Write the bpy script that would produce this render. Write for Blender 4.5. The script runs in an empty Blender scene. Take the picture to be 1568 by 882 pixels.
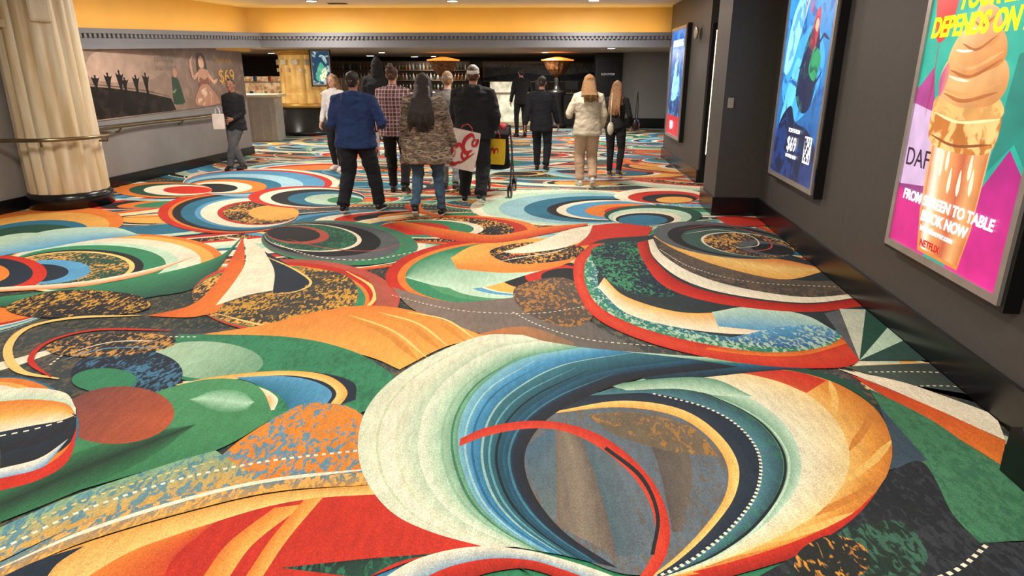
import bpy, bmesh, math, random
from mathutils import Vector, Matrix, noise
from mathutils.geometry import tessellate_polygon
from mathutils.bvhtree import BVHTree
rng = random.Random(7)
scene = bpy.context.scene
scene.view_settings.view_transform = 'Standard'

# ------------------------------------------------------------ helpers
def lin(h):
    if not isinstance(h, str): return tuple(h[:3])
    h = h.lstrip('#'); o = []
    for i in (0, 2, 4):
        c = int(h[i:i+2], 16) / 255
        o.append(c/12.92 if c <= .04045 else ((c+.055)/1.055)**2.4)
    return tuple(o)

def mat(name, col, rough=.6, metal=0., nscale=8., namt=.15, bump=.0, bscale=60., emis=0., col2=None, stretch=(1,1,1), sheen=0., detail=4.):
    m = bpy.data.materials.new(name); m.use_nodes = True
    nt = m.node_tree; b = nt.nodes['Principled BSDF']
    c = lin(col); c2 = lin(col2) if col2 else tuple(x*(1-namt) for x in c)
    tc = nt.nodes.new('ShaderNodeTexCoord'); mp = nt.nodes.new('ShaderNodeMapping')
    mp.inputs['Scale'].default_value = stretch
    nt.links.new(tc.outputs['Object'], mp.inputs[0])
    n = nt.nodes.new('ShaderNodeTexNoise'); n.inputs['Scale'].default_value = nscale; n.inputs['Detail'].default_value = detail
    nt.links.new(mp.outputs[0], n.inputs['Vector'])
    r = nt.nodes.new('ShaderNodeValToRGB'); r.color_ramp.elements[0].position = .35; r.color_ramp.elements[1].position = .65
    r.color_ramp.elements[0].color = (*c2, 1); r.color_ramp.elements[1].color = (*c, 1)
    nt.links.new(n.outputs[0], r.inputs[0]); nt.links.new(r.outputs[0], b.inputs['Base Color'])
    b.inputs['Roughness'].default_value = rough; b.inputs['Metallic'].default_value = metal
    if sheen: b.inputs['Sheen Weight'].default_value = sheen
    if emis:
        nt.links.new(r.outputs[0], b.inputs['Emission Color']); b.inputs['Emission Strength'].default_value = emis
    if bump:
        n2 = nt.nodes.new('ShaderNodeTexNoise'); n2.inputs['Scale'].default_value = bscale; n2.inputs['Detail'].default_value = 3
        nt.links.new(mp.outputs[0], n2.inputs['Vector'])
        bp = nt.nodes.new('ShaderNodeBump'); bp.inputs['Strength'].default_value = bump; bp.inputs['Distance'].default_value = .02
        nt.links.new(n2.outputs[0], bp.inputs['Height']); nt.links.new(bp.outputs[0], b.inputs['Normal'])
    return m

def ramp_mat(name, cols, scale=(1,1,1), nscale=5., rough=.9, const=True, bump=.3):
    m = bpy.data.materials.new(name); m.use_nodes = True
    nt = m.node_tree; b = nt.nodes['Principled BSDF']
    tc = nt.nodes.new('ShaderNodeTexCoord'); mp = nt.nodes.new('ShaderNodeMapping'); mp.inputs['Scale'].default_value = scale
    nt.links.new(tc.outputs['Object'], mp.inputs[0])
    n = nt.nodes.new('ShaderNodeTexNoise'); n.inputs['Scale'].default_value = nscale; n.inputs['Detail'].default_value = 3
    nt.links.new(mp.outputs[0], n.inputs['Vector'])
    r = nt.nodes.new('ShaderNodeValToRGB'); cr = r.color_ramp
    if const: cr.interpolation = 'CONSTANT'
    k = len(cols)
    for i, c in enumerate(cols):
        p = .3 + .4*i/(k-1) if i else 0
        e = cr.elements[i] if i < 2 else cr.elements.new(p)
        e.position = p; e.color = (*lin(c), 1)
    nt.links.new(n.outputs[0], r.inputs[0]); nt.links.new(r.outputs[0], b.inputs['Base Color'])
    b.inputs['Roughness'].default_value = rough
    n2 = nt.nodes.new('ShaderNodeTexNoise'); n2.inputs['Scale'].default_value = 45
    nt.links.new(tc.outputs['Object'], n2.inputs['Vector'])
    bp = nt.nodes.new('ShaderNodeBump'); bp.inputs['Strength'].default_value = bump; bp.inputs['Distance'].default_value = .02
    nt.links.new(n2.outputs[0], bp.inputs['Height']); nt.links.new(bp.outputs[0], b.inputs['Normal'])
    return m

def plaid_mat(name, base, l1, l2):
    m = bpy.data.materials.new(name); m.use_nodes = True
    nt = m.node_tree; b = nt.nodes['Principled BSDF']; b.inputs['Roughness'].default_value = .9
    tc = nt.nodes.new('ShaderNodeTexCoord'); cur = None
    prev = (*lin(base), 1)
    for ax, col, sc in (('Z', l1, 3.2), ('X', l1, 3.2), ('Z', l2, 6.1), ('X', l2, 6.1)):
        w = nt.nodes.new('ShaderNodeTexWave'); w.bands_direction = ax; w.inputs['Scale'].default_value = sc
        nt.links.new(tc.outputs['Object'], w.inputs['Vector'])
        g = nt.nodes.new('ShaderNodeMath'); g.operation = 'GREATER_THAN'; g.inputs[1].default_value = .62 if col == l1 else .85
        nt.links.new(w.outputs['Fac'], g.inputs[0])
        mu = nt.nodes.new('ShaderNodeMath'); mu.operation = 'MULTIPLY'; mu.inputs[1].default_value = .55
        nt.links.new(g.outputs[0], mu.inputs[0])
        mx = nt.nodes.new('ShaderNodeMix'); mx.data_type = 'RGBA'
        nt.links.new(mu.outputs[0], mx.inputs['Factor'])
        if cur is None: mx.inputs['A'].default_value = prev
        else: nt.links.new(cur, mx.inputs['A'])
        mx.inputs['B'].default_value = (*lin(col), 1)
        cur = mx.outputs['Result']
    nt.links.new(cur, b.inputs['Base Color'])
    return m

def new_obj(name, me, parent=None, mats=()):
    o = bpy.data.objects.new(name, me); scene.collection.objects.link(o)
    for m in mats: me.materials.append(m)
    if parent: o.parent = parent
    return o

def empty(name, loc=(0,0,0), yaw=0):
    e = bpy.data.objects.new(name, None); scene.collection.objects.link(e)
    e.empty_display_size = .1; e.location = loc; e.rotation_euler = (0, 0, yaw); return e

def bm_obj(name, bm, mats, parent=None, smooth=False):
    me = bpy.data.meshes.new(name); bmesh.ops.recalc_face_normals(bm, faces=bm.faces[:]); bm.to_mesh(me); bm.free()
    if smooth:
        for p in me.polygons: p.use_smooth = True
    return new_obj(name, me, parent, mats if isinstance(mats, (list, tuple)) else [mats])

def add_box(bm, c, s, rot=0., mi=0, bev=0.):
    ret = bmesh.ops.create_cube(bm, size=1, matrix=Matrix.Translation(c) @ Matrix.Rotation(rot, 4, 'Z') @ Matrix.Diagonal((*s, 1)))
    fs = set(f for v in ret['verts'] for f in v.link_faces)
    for f in fs: f.material_index = mi
    if bev:
        es = list(set(e for v in ret['verts'] for e in v.link_edges))
        r2 = bmesh.ops.bevel(bm, geom=es, offset=bev, segments=2, affect='EDGES', profile=.6)
        for f in r2['faces']: f.material_index = mi

def box(name, c, s, m, rot=0., parent=None, bev=0.):
    bm = bmesh.new(); add_box(bm, c, s, rot, 0, bev); return bm_obj(name, bm, m, parent)

def prism(name, pts, z0, z1, m, parent=None):
    """vertical prism; z0,z1 may be lists per point"""
    bm = bmesh.new(); n = len(pts)
    za = z0 if isinstance(z0, (list, tuple)) else [z0]*n
    zb = z1 if isinstance(z1, (list, tuple)) else [z1]*n
    lo = [bm.verts.new((p[0], p[1], za[i])) for i, p in enumerate(pts)]
    hi = [bm.verts.new((p[0], p[1], zb[i])) for i, p in enumerate(pts)]
    bm.faces.new(lo); bm.faces.new(hi[::-1])
    for i in range(n):
        j = (i+1) % n; bm.faces.new((lo[i], lo[j], hi[j], hi[i]))
    return bm_obj(name, bm, m, parent)

def loft(bm, cs, rs, side=(1,0,0), seg=14, cap=.8, mi=0):
    cs = [Vector(c) for c in cs]; rs = [(r, r) if not isinstance(r, (tuple, list)) else r for r in rs]
    n = len(cs); side = Vector(side)
    T = []
    for i in range(n):
        a = cs[max(i-1, 0)]; b = cs[min(i+1, n-1)]
        T.append((b-a).normalized())
    C = []; Rr = []; TT = []
    m0 = min(rs[0]); m1 = min(rs[-1])
    for a in (75, 45, 20):
        C.append(cs[0]-T[0]*m0*cap*math.sin(math.radians(a))); k = math.cos(math.radians(a)); Rr.append((rs[0][0]*k, rs[0][1]*k)); TT.append(T[0])
    C += cs; Rr += rs; TT += T
    for a in (20, 45, 75):
        C.append(cs[-1]+T[-1]*m1*cap*math.sin(math.radians(a))); k = math.cos(math.radians(a)); Rr.append((rs[-1][0]*k, rs[-1][1]*k)); TT.append(T[-1])
    rings = []
    for c, r, t in zip(C, Rr, TT):
        s = side - t*side.dot(t)
        if s.length < 1e-3: s = Vector((0,1,0)) - t*t.y
        s.normalize(); w = t.cross(s)
        rings.append([bm.verts.new(c + s*r[0]*math.cos(2*math.pi*k/seg) + w*r[1]*math.sin(2*math.pi*k/seg)) for k in range(seg)])
    fs = []
    for a, b in zip(rings, rings[1:]):
        for k in range(seg):
            j = (k+1) % seg; fs.append(bm.faces.new((a[k], a[j], b[j], b[k])))
    fs.append(bm.faces.new(rings[0][::-1])); fs.append(bm.faces.new(rings[-1]))
    for f in fs: f.material_index = mi; f.smooth = True

def tube(bm, pts, r, seg=8, mi=0): loft(bm, pts, [r]*len(pts), side=(.31,.2,.93), seg=seg, cap=.5, mi=mi)

def lathe(bm, prof, c, seg=32, mi=0, flute=None):
    rings = []
    for r, z in prof:
        ring = []
        for k in range(seg):
            a = 2*math.pi*k/seg; rr = r
            if flute: rr = r*(1 - flute[1]*(1-abs(math.sin(flute[0]*a/2))))
            ring.append(bm.verts.new((c[0]+rr*math.cos(a), c[1]+rr*math.sin(a), c[2]+z)))
        rings.append(ring)
    for a, b in zip(rings, rings[1:]):
        for k in range(seg):
            j = (k+1) % seg; f = bm.faces.new((a[k], a[j], b[j], b[k])); f.material_index = mi; f.smooth = flute is None
    f = bm.faces.new(rings[0][::-1]); f.material_index = mi
    f = bm.faces.new(rings[-1]); f.material_index = mi

# ------------------------------------------------------------ flat artwork (carpet, posters)
def crom(p, n=10, closed=False):
    if len(p) < 3 and not closed: 
        return [tuple(q) for q in p]
    out = []; L = len(p)
    rngk = range(L) if closed else range(L-1)
    for i in rngk:
        if closed: a, b, c, d = p[i-1], p[i], p[(i+1) % L], p[(i+2) % L]
        else:
            b, c = p[i], p[i+1]
            a = p[i-1] if i else (2*b[0]-c[0], 2*b[1]-c[1])
            d = p[i+2] if i+2 < L else (2*c[0]-b[0], 2*c[1]-b[1])
        for k in range(n):
            t = k/n; t2 = t*t; t3 = t2*t
            out.append(tuple(.5*((2*b[j]) + (-a[j]+c[j])*t + (2*a[j]-5*b[j]+4*c[j]-d[j])*t2 + (-a[j]+3*b[j]-3*c[j]+d[j])*t3) for j in (0, 1)))
    if not closed: out.append(tuple(p[-1]))
    return out

def resample(p, n):
    d = [0]
    for a, b in zip(p, p[1:]): d.append(d[-1] + math.hypot(b[0]-a[0], b[1]-a[1]))
    out = []; j = 0
    for i in range(n):
        t = d[-1]*i/(n-1)
        while j < len(d)-2 and d[j+1] < t: j += 1
        f = (t-d[j])/max(d[j+1]-d[j], 1e-9)
        out.append((p[j][0]+(p[j+1][0]-p[j][0])*f, p[j][1]+(p[j+1][1]-p[j][1])*f))
    return out

class Art:
    """flat inlaid artwork: coloured pieces with colour + fleck-colour attributes"""
    def __init__(s, to3, dz, z0=0.):
        s.to3 = to3; s.dz = dz; s.z = z0; s.V = []; s.F = []; s.C = []; s.K = []
    def _add(s, pts, tris, cols, fleck):
        o = len(s.V); s.z += s.dz
        fk = (*lin(fleck[0]), fleck[1]) if fleck else (0, 0, 0, 0)
        for p, c in zip(pts, cols):
            s.V.append(s.to3(p[0], p[1], s.z)); s.C.append((*c, 1)); s.K.append(fk)
        s.F += [tuple(o+i for i in t) for t in tris]
    def fill(s, pts, col, fleck=None, grad=None):
        tr = tessellate_polygon([[Vector((p[0], p[1], 0)) for p in pts]])
        c = lin(col)
        if grad:
            c2 = lin(grad[0]); gx, gy = grad[1]
            pr = [p[0]*gx+p[1]*gy for p in pts]; a, b = min(pr), max(pr)
            cs = [tuple(c[j]+(c2[j]-c[j])*(q-a)/(b-a+1e-9) for j in range(3)) for q in pr]
        else: cs = [c]*len(pts)
        s._add(pts, tr, cs, fleck)
    def ribbon(s, a, b, cols, fleck=None, n=64):
        a = resample(a, n); b = resample(b, n); m = 6; cols = [lin(c) for c in cols]; P = []; Cc = []; F = []
        for i in range(n):
            for k in range(m+1):
                f = k/m; P.append((a[i][0]+(b[i][0]-a[i][0])*f, a[i][1]+(b[i][1]-a[i][1])*f))
                g = f*(len(cols)-1); q = min(int(g), len(cols)-2) if len(cols) > 1 else 0; h = g-q
                Cc.append(cols[0] if len(cols) == 1 else tuple(cols[q][j]*(1-h)+cols[q+1][j]*h for j in range(3)))
        for i in range(n-1):
            for k in range(m):
                o = i*(m+1)+k; F.append((o, o+1, o+m+2, o+m+1))
        s._add(P, F, Cc, fleck)
    def stroke(s, p, w, col, dash=0):
        L = len(p); P = []; F = []
        p2 = resample(p, max(24, L))
        tot = sum(math.hypot(b[0]-a[0], b[1]-a[1]) for a, b in zip(p, p[1:]))
        if dash: p2 = resample(p, max(4, int(tot/dash)*4))
        for i, q in enumerate(p2):
            a = p2[max(i-1, 0)]; b = p2[min(i+1, len(p2)-1)]
            t = (b[0]-a[0], b[1]-a[1]); l = math.hypot(*t) or 1; nx, ny = -t[1]/l, t[0]/l
            f = min(1, 5*i/len(p2), 5*(len(p2)-1-i)/len(p2)) if not dash else 1
            ww = w*.5*(.25+.75*f); P += [(q[0]+nx*ww, q[1]+ny*ww), (q[0]-nx*ww, q[1]-ny*ww)]
        for i in range(len(p2)-1):
            if dash and i % 4 > 1: continue
            F.append((2*i, 2*i+1, 2*i+3, 2*i+2))
        s._add(P, F, [lin(col)]*len(P), None)
    def build(s, name, m, parent=None):
        me = bpy.data.meshes.new(name); me.from_pydata(s.V, [], s.F)
        ca = me.attributes.new('Col', 'FLOAT_COLOR', 'POINT'); ka = me.attributes.new('Fk', 'FLOAT_COLOR', 'POINT')
        ca.data.foreach_set('color', [x for c in s.C for x in c]); ka.data.foreach_set('color', [x for c in s.K for x in c])
        return new_obj(name, me, parent, [m])

def art_mat(name, kind='carpet', emis=0., fscale=9., st=(1, 1, 1)):
    m = bpy.data.materials.new(name); m.use_nodes = True; nt = m.node_tree; N = nt.nodes; L = nt.links
    b = N['Principled BSDF']
    tc = N.new('ShaderNodeTexCoord')
    a = N.new('ShaderNodeAttribute'); a.attribute_name = 'Col'
    k = N.new('ShaderNodeAttribute'); k.attribute_name = 'Fk'
    mp = N.new('ShaderNodeMapping'); L.new(tc.outputs['Object'], mp.inputs[0]); mp.inputs['Scale'].default_value = st
    n = N.new('ShaderNodeTexNoise'); n.inputs['Scale'].default_value = fscale; n.inputs['Detail'].default_value = 4; n.inputs['Roughness'].default_value = .5; n.inputs['Distortion'].default_value = .9
    L.new(mp.outputs[0], n.inputs['Vector'])
    n0 = N.new('ShaderNodeTexNoise'); n0.inputs['Scale'].default_value = fscale*.13; n0.inputs['Detail'].default_value = 2; L.new(tc.outputs['Object'], n0.inputs['Vector'])
    ad = N.new('ShaderNodeMath'); ad.operation = 'MULTIPLY_ADD'; ad.inputs[1].default_value = .5; L.new(n0.outputs[0], ad.inputs[0]); L.new(n.outputs[0], ad.inputs[2])
    r = N.new('ShaderNodeMapRange'); r.inputs['From Min'].default_value = .765; r.inputs['From Max'].default_value = .83; L.new(ad.outputs[0], r.inputs['Value'])
    mu = N.new('ShaderNodeMath'); mu.operation = 'MULTIPLY'; L.new(r.outputs[0], mu.inputs[0]); L.new(k.outputs['Alpha'], mu.inputs[1])
    mx = N.new('ShaderNodeMix'); mx.data_type = 'RGBA'; L.new(mu.outputs[0], mx.inputs['Factor']); L.new(a.outputs['Color'], mx.inputs['A']); L.new(k.outputs['Color'], mx.inputs['B'])
    cur = mx.outputs['Result']
    def mul(cur, sc, lo, hi, det=3, st=(1, 1, 1), a0=.3, a1=.7):
        q = N.new('ShaderNodeMapping'); q.inputs['Scale'].default_value = st; L.new(tc.outputs['Object'], q.inputs[0])
        t = N.new('ShaderNodeTexNoise'); t.inputs['Scale'].default_value = sc; t.inputs['Detail'].default_value = det; L.new(q.outputs[0], t.inputs['Vector'])
        g = N.new('ShaderNodeMapRange'); g.inputs['From Min'].default_value = a0; g.inputs['From Max'].default_value = a1; g.inputs['To Min'].default_value = lo; g.inputs['To Max'].default_value = hi
        L.new(t.outputs[0], g.inputs['Value'])
        v = N.new('ShaderNodeVectorMath'); v.operation = 'SCALE'; L.new(cur, v.inputs[0]); L.new(g.outputs[0], v.inputs['Scale'])
        return v.outputs[0], t
    if kind == 'carpet':
        cur, _ = mul(cur, 2.2, .9, 1.1, 4)
        cur, _ = mul(cur, 9, .86, 1.1, 5, (4, .8, 1))
        cur, t = mul(cur, 150, .76, 1.22, 2)
        cur, _ = mul(cur, 60, .84, 1.12, 2, (4, 1, 1))
        b.inputs['Roughness'].default_value = .8
        b.inputs['Specular IOR Level'].default_value = .25
    else:
        cur, _ = mul(cur, 6, .85, 1.15, 5)
        b.inputs['Roughness'].default_value = .35
    if emis:
        L.new(cur, b.inputs['Emission Color']); b.inputs['Emission Strength'].default_value = emis
        b.inputs['Base Color'].default_value = (.02, .02, .02, 1)
    else: L.new(cur, b.inputs['Base Color'])
    return m

# palette
RED='#c03020'; ORG='#dc7a30'; GOLD='#e6a850'; YEL='#ebc474'; CRM='#e8deC2'; MINT='#b6d2b8'; GRN='#35805a'; DGR='#234c3e'
BLU='#5496bc'; TEAL='#2a6c86'; NAVY='#1f2b38'; BLK='#222326'; GRY='#585c5e'; BRN='#6b5846'; PNK='#b04e40'

# ------------------------------------------------------------ CARPET
def rx(y): return 2.215+.105*y
def R(u, v):
    """carpet design digitising grid -> floor metres (fixed plane rectification)"""
    dx = (u-784)/1000; dy = (441-v)/1000; t = 1.7/(.3142-.9494*dy)
    return (t*dx, t*(.9494+.3142*dy))
def inside(x, y, z):
    y = max(-2.4, min(y, 21.15))
    xl = -7.36+.12*y if y < 14.5 else -13.7
    xr = rx(y)-.035 if y < 8 else (3.5 if y < 10.5 else (2.95+.053*(y-10.6) if y < 14 else 8.7))
    return (max(xl, min(x, xr)), y, z)
CA = Art(inside, .000004, -.006)
def S(*p, c=False): return [R(*q) for q in crom(list(p), 10, c)]
def P(col, *curves, fleck=None, grad=None):
    pts = []
    for c in curves: pts += S(*c)
    CA.fill(pts, col, fleck, grad)
def PC(col, *p, fleck=None, grad=None): CA.fill(S(*p, c=True), col, fleck, grad)
def RB(a, b, *cols, fleck=None): CA.ribbon(S(*a), S(*b), cols, fleck)
def ST(w, col, *p, dash=0): CA.stroke(S(*p), w, col, dash)
def EL(col, cx, cy, rx_, ry, rot=0, fleck=None, m=R, grad=None):
    q = []
    for i in range(64):
        a = 2*math.pi*i/64; x = rx_*math.cos(a); y = ry*math.sin(a)
        q.append(m(cx+x*math.cos(rot)-y*math.sin(rot), cy+x*math.sin(rot)+y*math.cos(rot)))
    if grad is None:
        c_ = lin(col); k_ = rng.uniform(.85, .97); a = rng.uniform(0, 6.28)
        grad = (tuple(v*k_ for v in c_), (math.cos(a), math.sin(a)))
    CA.fill(q, col, fleck, grad)
def NEST(cx, cy, rx_, ry, rot, ta, items, m=R):
    """nested ellipses all touching at tangent angle ta; items = (scale, colour[, fleck])"""
    x = rx_*math.cos(ta); y = ry*math.sin(ta)
    tx = cx+x*math.cos(rot)-y*math.sin(rot); ty = cy+x*math.sin(rot)+y*math.cos(rot)
    for it in items:
        f = it[0]; EL(it[1], tx+(cx-tx)*f, ty+(cy-ty)*f, rx_*f, ry*f, rot, it[2] if len(it) > 2 else None, m)
ID = lambda x, y: (x, y)
for i in range(26):
    x0, x1 = -14, 9; y0 = -2.4+i*.95
    CA.fill([(x0, y0), (0, y0), (x1, y0), (x1, y0+.96), (0, y0+.96), (x0, y0+.96)], rng.choice(['#2b3836', '#323436', '#3a4244', '#30443f']), ('#7d6a4c', .5))
fams = [
 [(1, RED), (.93, ORG), (.9, BLK), (.86, GOLD), (.7, CRM), (.66, BLK), (.62, TEAL), (.5, BLK, (GOLD, .9)), (.4, CRM), (.38, ORG), (.3, NAVY)],
 [(1, CRM), (.95, NAVY), (.93, MINT), (.8, GRN), (.66, DGR), (.6, YEL), (.57, BLU, (MINT, .8)), (.4, RED), (.33, CRM), (.3, TEAL)],
 [(1, BLU), (.95, YEL), (.92, NAVY), (.84, BLU), (.74, TEAL), (.66, CRM), (.58, RED), (.5, BLK), (.4, ORG), (.3, GRN)],
 [(1, MINT), (.9, CRM), (.78, RED), (.72, BLK, (GOLD, .9)), (.6, CRM), (.57, RED), (.5, NAVY), (.44, MINT), (.35, TEAL)],
 [(1, GRN, (MINT, .5)), (.88, CRM), (.82, RED), (.72, GOLD), (.68, TEAL), (.5, GRY), (.42, CRM), (.4, BLK), (.36, GOLD)],
 [(1, RED), (.93, BLK), (.9, CRM), (.82, BLU), (.7, TEAL), (.62, GRN), (.5, BLK, (ORG, .8)), (.32, YEL), (.28, BLK)],
 [(1, TEAL, (GRN, .6)), (.9, CRM), (.88, BLK), (.8, MINT), (.66, BLU), (.55, CRM), (.48, RED), (.36, ORG)],
]
k = 0
for gy in range(0, 17):
    for gx in range(-7, 7):
        cx = gx*1.45+rng.uniform(-.6, .6)+.11*gy; cy = -1.2+gy*1.45+rng.uniform(-.5, .5)
        if 1.6 < cy < 6.0 and abs(cx) < 4.5 and cx < 3: continue
        k += 1
        if cx < (-6.5 if cy < 14 else -12) or cx > 5.5: continue
        r = rng.uniform(.65, 1.25)
        NEST(cx, cy, r*1.5, r*.75, rng.uniform(-.5, .5), rng.uniform(0, 6.28), fams[rng.randrange(7)], ID)
        for j in range(3):
            a0 = rng.uniform(0, 6.28); sg = rng.choice((-1, 1)); f0 = rng.uniform(.9, 1.7)
            q = [(cx+r*f0*1.3*math.cos(a0+sg*t*.2), cy+r*f0*.85*math.sin(a0+sg*t*.2)) for t in range(13)]
            q2 = [(cx+r*(f0-.25*math.sin(t*math.pi/12))*1.3*math.cos(a0+sg*t*.2), cy+r*(f0-.25*math.sin(t*math.pi/12))*.85*math.sin(a0+sg*t*.2)) for t in range(13)]
            if j == 1: CA.stroke(q, .024, rng.choice([YEL, CRM, RED, CRM]), rng.choice((0, .06)))
            else: CA.ribbon(q, q2, rng.choice([(CRM, MINT), (RED, ORG), (MINT, BLU), (GRN, MINT), (CRM, YEL), (BLU, TEAL), (CRM, CRM)]), n=26)
# ---- upper middle
NEST(350, 326, 108, 32, 0, 0, [(1, RED), (.93, ORG), (.9, BLK), (.84, TEAL), (.74, BLU), (.7, CRM), (.58, RED), (.54, BLK, (GOLD, .9)), (.36, GOLD)])
NEST(400, 280, 120, 22, 0, 2.6, [(1, CRM), (.95, RED), (.9, BLU), (.75, '#9cc4d0'), (.6, TEAL), (.5, ORG), (.4, CRM), (.3, BLK)])
NEST(470, 302, 90, 17, 0, .4, [(1, RED), (.9, CRM), (.8, BLK), (.65, TEAL), (.5, MINT), (.3, GRN)])
NEST(250, 291, 75, 12, 0, 0, [(1, ORG), (.85, DGR), (.7, CRM), (.5, RED)])
NEST(870, 318, 150, 28, 0, .3, [(1, CRM), (.94, MINT), (.85, '#8fb9bf'), (.72, TEAL), (.6, BLK), (.55, CRM), (.5, BLU), (.4, ORG), (.3, RED)])
NEST(700, 352, 125, 22, 0, 3.3, [(1, ORG), (.93, RED), (.85, BLK, (GOLD, .9)), (.66, CRM), (.6, GRN), (.45, RED)])
NEST(1010, 300, 70, 12, 0, 1, [(1, CRM), (.8, RED), (.6, BLK), (.4, GOLD)])
NEST(1000, 330, 75, 16, 0, 2, [(1, DGR), (.85, MINT), (.7, CRM), (.6, BLK), (.5, TEAL)])
NEST(520, 372, 120, 34, .05, 3.6, [(1, GRN, (GRY, .6)), (.88, GRY), (.75, BLK), (.62, CRM), (.59, DGR, (GRN, .8)), (.4, PNK), (.34, BLK)])
NEST(60, 350, 130, 30, -.1, 2, [(1, ORG), (.88, GOLD), (.7, TEAL), (.6, DGR), (.4, MINT)])
ST(.02, CRM, (420,372),(480,392),(560,398),(640,385), dash=.06); ST(.02, PNK, (440,366),(500,380),(570,384),(620,372))
# left orange/green swirl
NEST(170, 405, 172, 46, -.05, 2.9, [(1, ORG), (.96, GOLD), (.9, CRM), (.8, MINT), (.74, GRN), (.64, BLK), (.6, YEL), (.575, DGR, (GOLD, .8)), (.4, BLU), (.3, NAVY), (.2, RED)])
NEST(0, 418, 72, 27, 0, 3.1, [(1, RED), (.85, NAVY), (.6, ORG), (.5, CRM), (.4, BLK)])
RB([(0,372),(80,352),(170,348),(215,360)], [(0,392),(60,382),(140,368),(215,360)], MINT, BLU)
RB([(0,455),(120,440),(240,420),(330,395),(372,362)], [(0,470),(120,470),(230,455),(310,435),(372,362)], GRN, DGR)
RB([(0,440),(120,432),(220,414),(300,392)], [(0,447),(120,439),(225,420),(300,392)], CRM, ORG)
# gold fleck oval with red / green edge, and sail
NEST(452, 455, 158, 58, .02, 3.0, [(1, PNK), (.93, RED), (.86, ORG), (.84, GRN), (.78, '#3d3b36', (GOLD, .95))])
PC('#3d3d38', (330,478),(380,440),(440,412),(520,418),(548,445),(530,475),(440,492), fleck=('#c8963c', 1))
P('#c8401f', [(372,362),(352,400),(325,440),(290,468),(225,484)], [(225,484),(290,486),(333,478)], [(333,478),(360,440),(374,400),(372,362)], grad=(ORG, (1, 0)))
P(CRM, [(374,363),(405,385),(420,415),(418,445)], [(418,445),(380,452),(330,468)], [(330,468),(360,430),(376,400),(374,363)])
P(NAVY, [(405,385),(440,405),(475,432)], [(475,432),(455,445),(418,449)], [(418,449),(420,415),(405,385)])
ST(.022, YEL, (405,392),(450,412),(476,432),(455,446),(405,452))
PC(BLK, (10,470),(90,445),(200,450),(230,470),(180,482),(60,486), fleck=('#c8963c', 1))
ST(.035, YEL, (330,480),(420,500),(520,492),(568,465),(570,440),(530,415))
RB([(556,420),(590,430),(612,450),(608,476)], [(556,420),(572,440),(576,462),(568,484)], PNK, '#9a5444')
# central small oval
NEST(745, 418, 155, 52, -.05, .25, [(1, RED), (.94, ORG), (.9, GRN), (.8, '#4f9066'), (.72, MINT), (.62, BLU), (.57, CRM), (.55, GOLD), (.42, BLK), (.3, RED), (.22, BLK)])
RB([(880,378),(800,380),(700,385),(640,400),(620,425)], [(880,400),(810,420),(740,440),(680,440),(620,425)], GRN, MINT)
RB([(690,395),(730,375),(820,365),(900,370)], [(700,412),(780,418),(850,410),(905,385)], GOLD, ORG)
PC(BLK, (750,385),(800,372),(880,375),(895,390),(840,402),(780,403), fleck=(GOLD, .8))
ST(.02, CRM, (765,400),(800,394),(840,388),(870,380)); ST(.025, RED, (770,396),(810,386),(850,380),(880,376))
RB([(600,345),(680,366),(760,372),(840,358),(900,345)], [(610,338),(690,352),(760,360),(830,348),(900,342)], RED, ORG)
P(CRM, [(770,386),(830,368),(870,352),(908,345)], [(908,345),(895,366),(860,380),(800,388),(770,386)])
P(RED, [(908,345),(950,342),(1000,348)], [(1000,348),(985,364),(930,372),(880,378)], [(880,378),(900,362),(908,345)])
# brown-grey centre field and gold field
P('#806e62', [(600,440),(690,462),(790,455),(880,440)], [(880,440),(900,490),(1000,545)], [(1000,545),(860,540),(745,514),(640,478),(600,440)], grad=('#585753', (1, 0)))
PC('#504840', (790,440),(860,425),(900,450),(905,490),(860,500),(800,475), fleck=('#a9743a', .9))
P('#c07030', [(700,520),(800,500),(880,525)], [(880,525),(860,545),(780,545),(700,520)], grad=('#7f6a52', (1, 0)))
P(GOLD, [(480,478),(560,468),(640,478),(745,516)], [(745,516),(680,532),(612,566)], [(612,566),(560,545),(440,518),(310,512)], [(310,512),(400,498),(480,478)], grad=(ORG, (0, 1)))
for q in ((520,482,640,552), (565,478,672,534), (610,478,712,522)):
    ST(.05, '#cc8638', (q[0],q[1]), ((q[0]+q[2])/2+8, (q[1]+q[3])/2-8), (q[2],q[3]))
    ST(.02, YEL, (q[0]+14,q[1]), ((q[0]+q[2])/2+22, (q[1]+q[3])/2-10), (q[2]+14,q[3]-4))
ST(.01, CRM, (600,452),(700,475),(820,480),(900,470),(960,480), dash=.04)
ST(.01, CRM, (785,478),(830,500),(900,520),(1000,530), dash=.04)
# left green mass
P(GRN, [(275,512),(440,516),(540,538),(605,575)], [(605,575),(565,628)], [(565,628),(520,640),(420,640),(330,600),(240,560),(275,512)], fleck=(DGR, .35))
EL('#a8c4a6', 318, 552, 85, 29, .05, grad=('#6f9c7c', (1, 0)))
RB([(330,582),(400,572),(480,570),(540,585),(545,612)], [(330,582),(400,590),(470,596),(500,606),(500,628)], NAVY, NAVY)
RB([(255,592),(330,577),(430,568),(500,575),(532,600),(515,628)], [(255,592),(330,584),(430,575),(490,583),(515,602),(500,626)], GOLD, YEL)
RB([(360,578),(430,576),(480,584),(508,602),(495,626)], [(380,584),(410,596),(430,608),(440,622),(440,626)], BLU, TEAL)
RB([(280,584),(350,584),(400,594),(425,610),(420,628)], [(280,590),(340,592),(385,600),(408,614),(405,630)], CRM, GOLD)
EL(NAVY, 195, 572, 85, 38, 0, fleck=(BLU, .5))
EL(GRN, 160, 582, 50, 18, 0)
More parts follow.
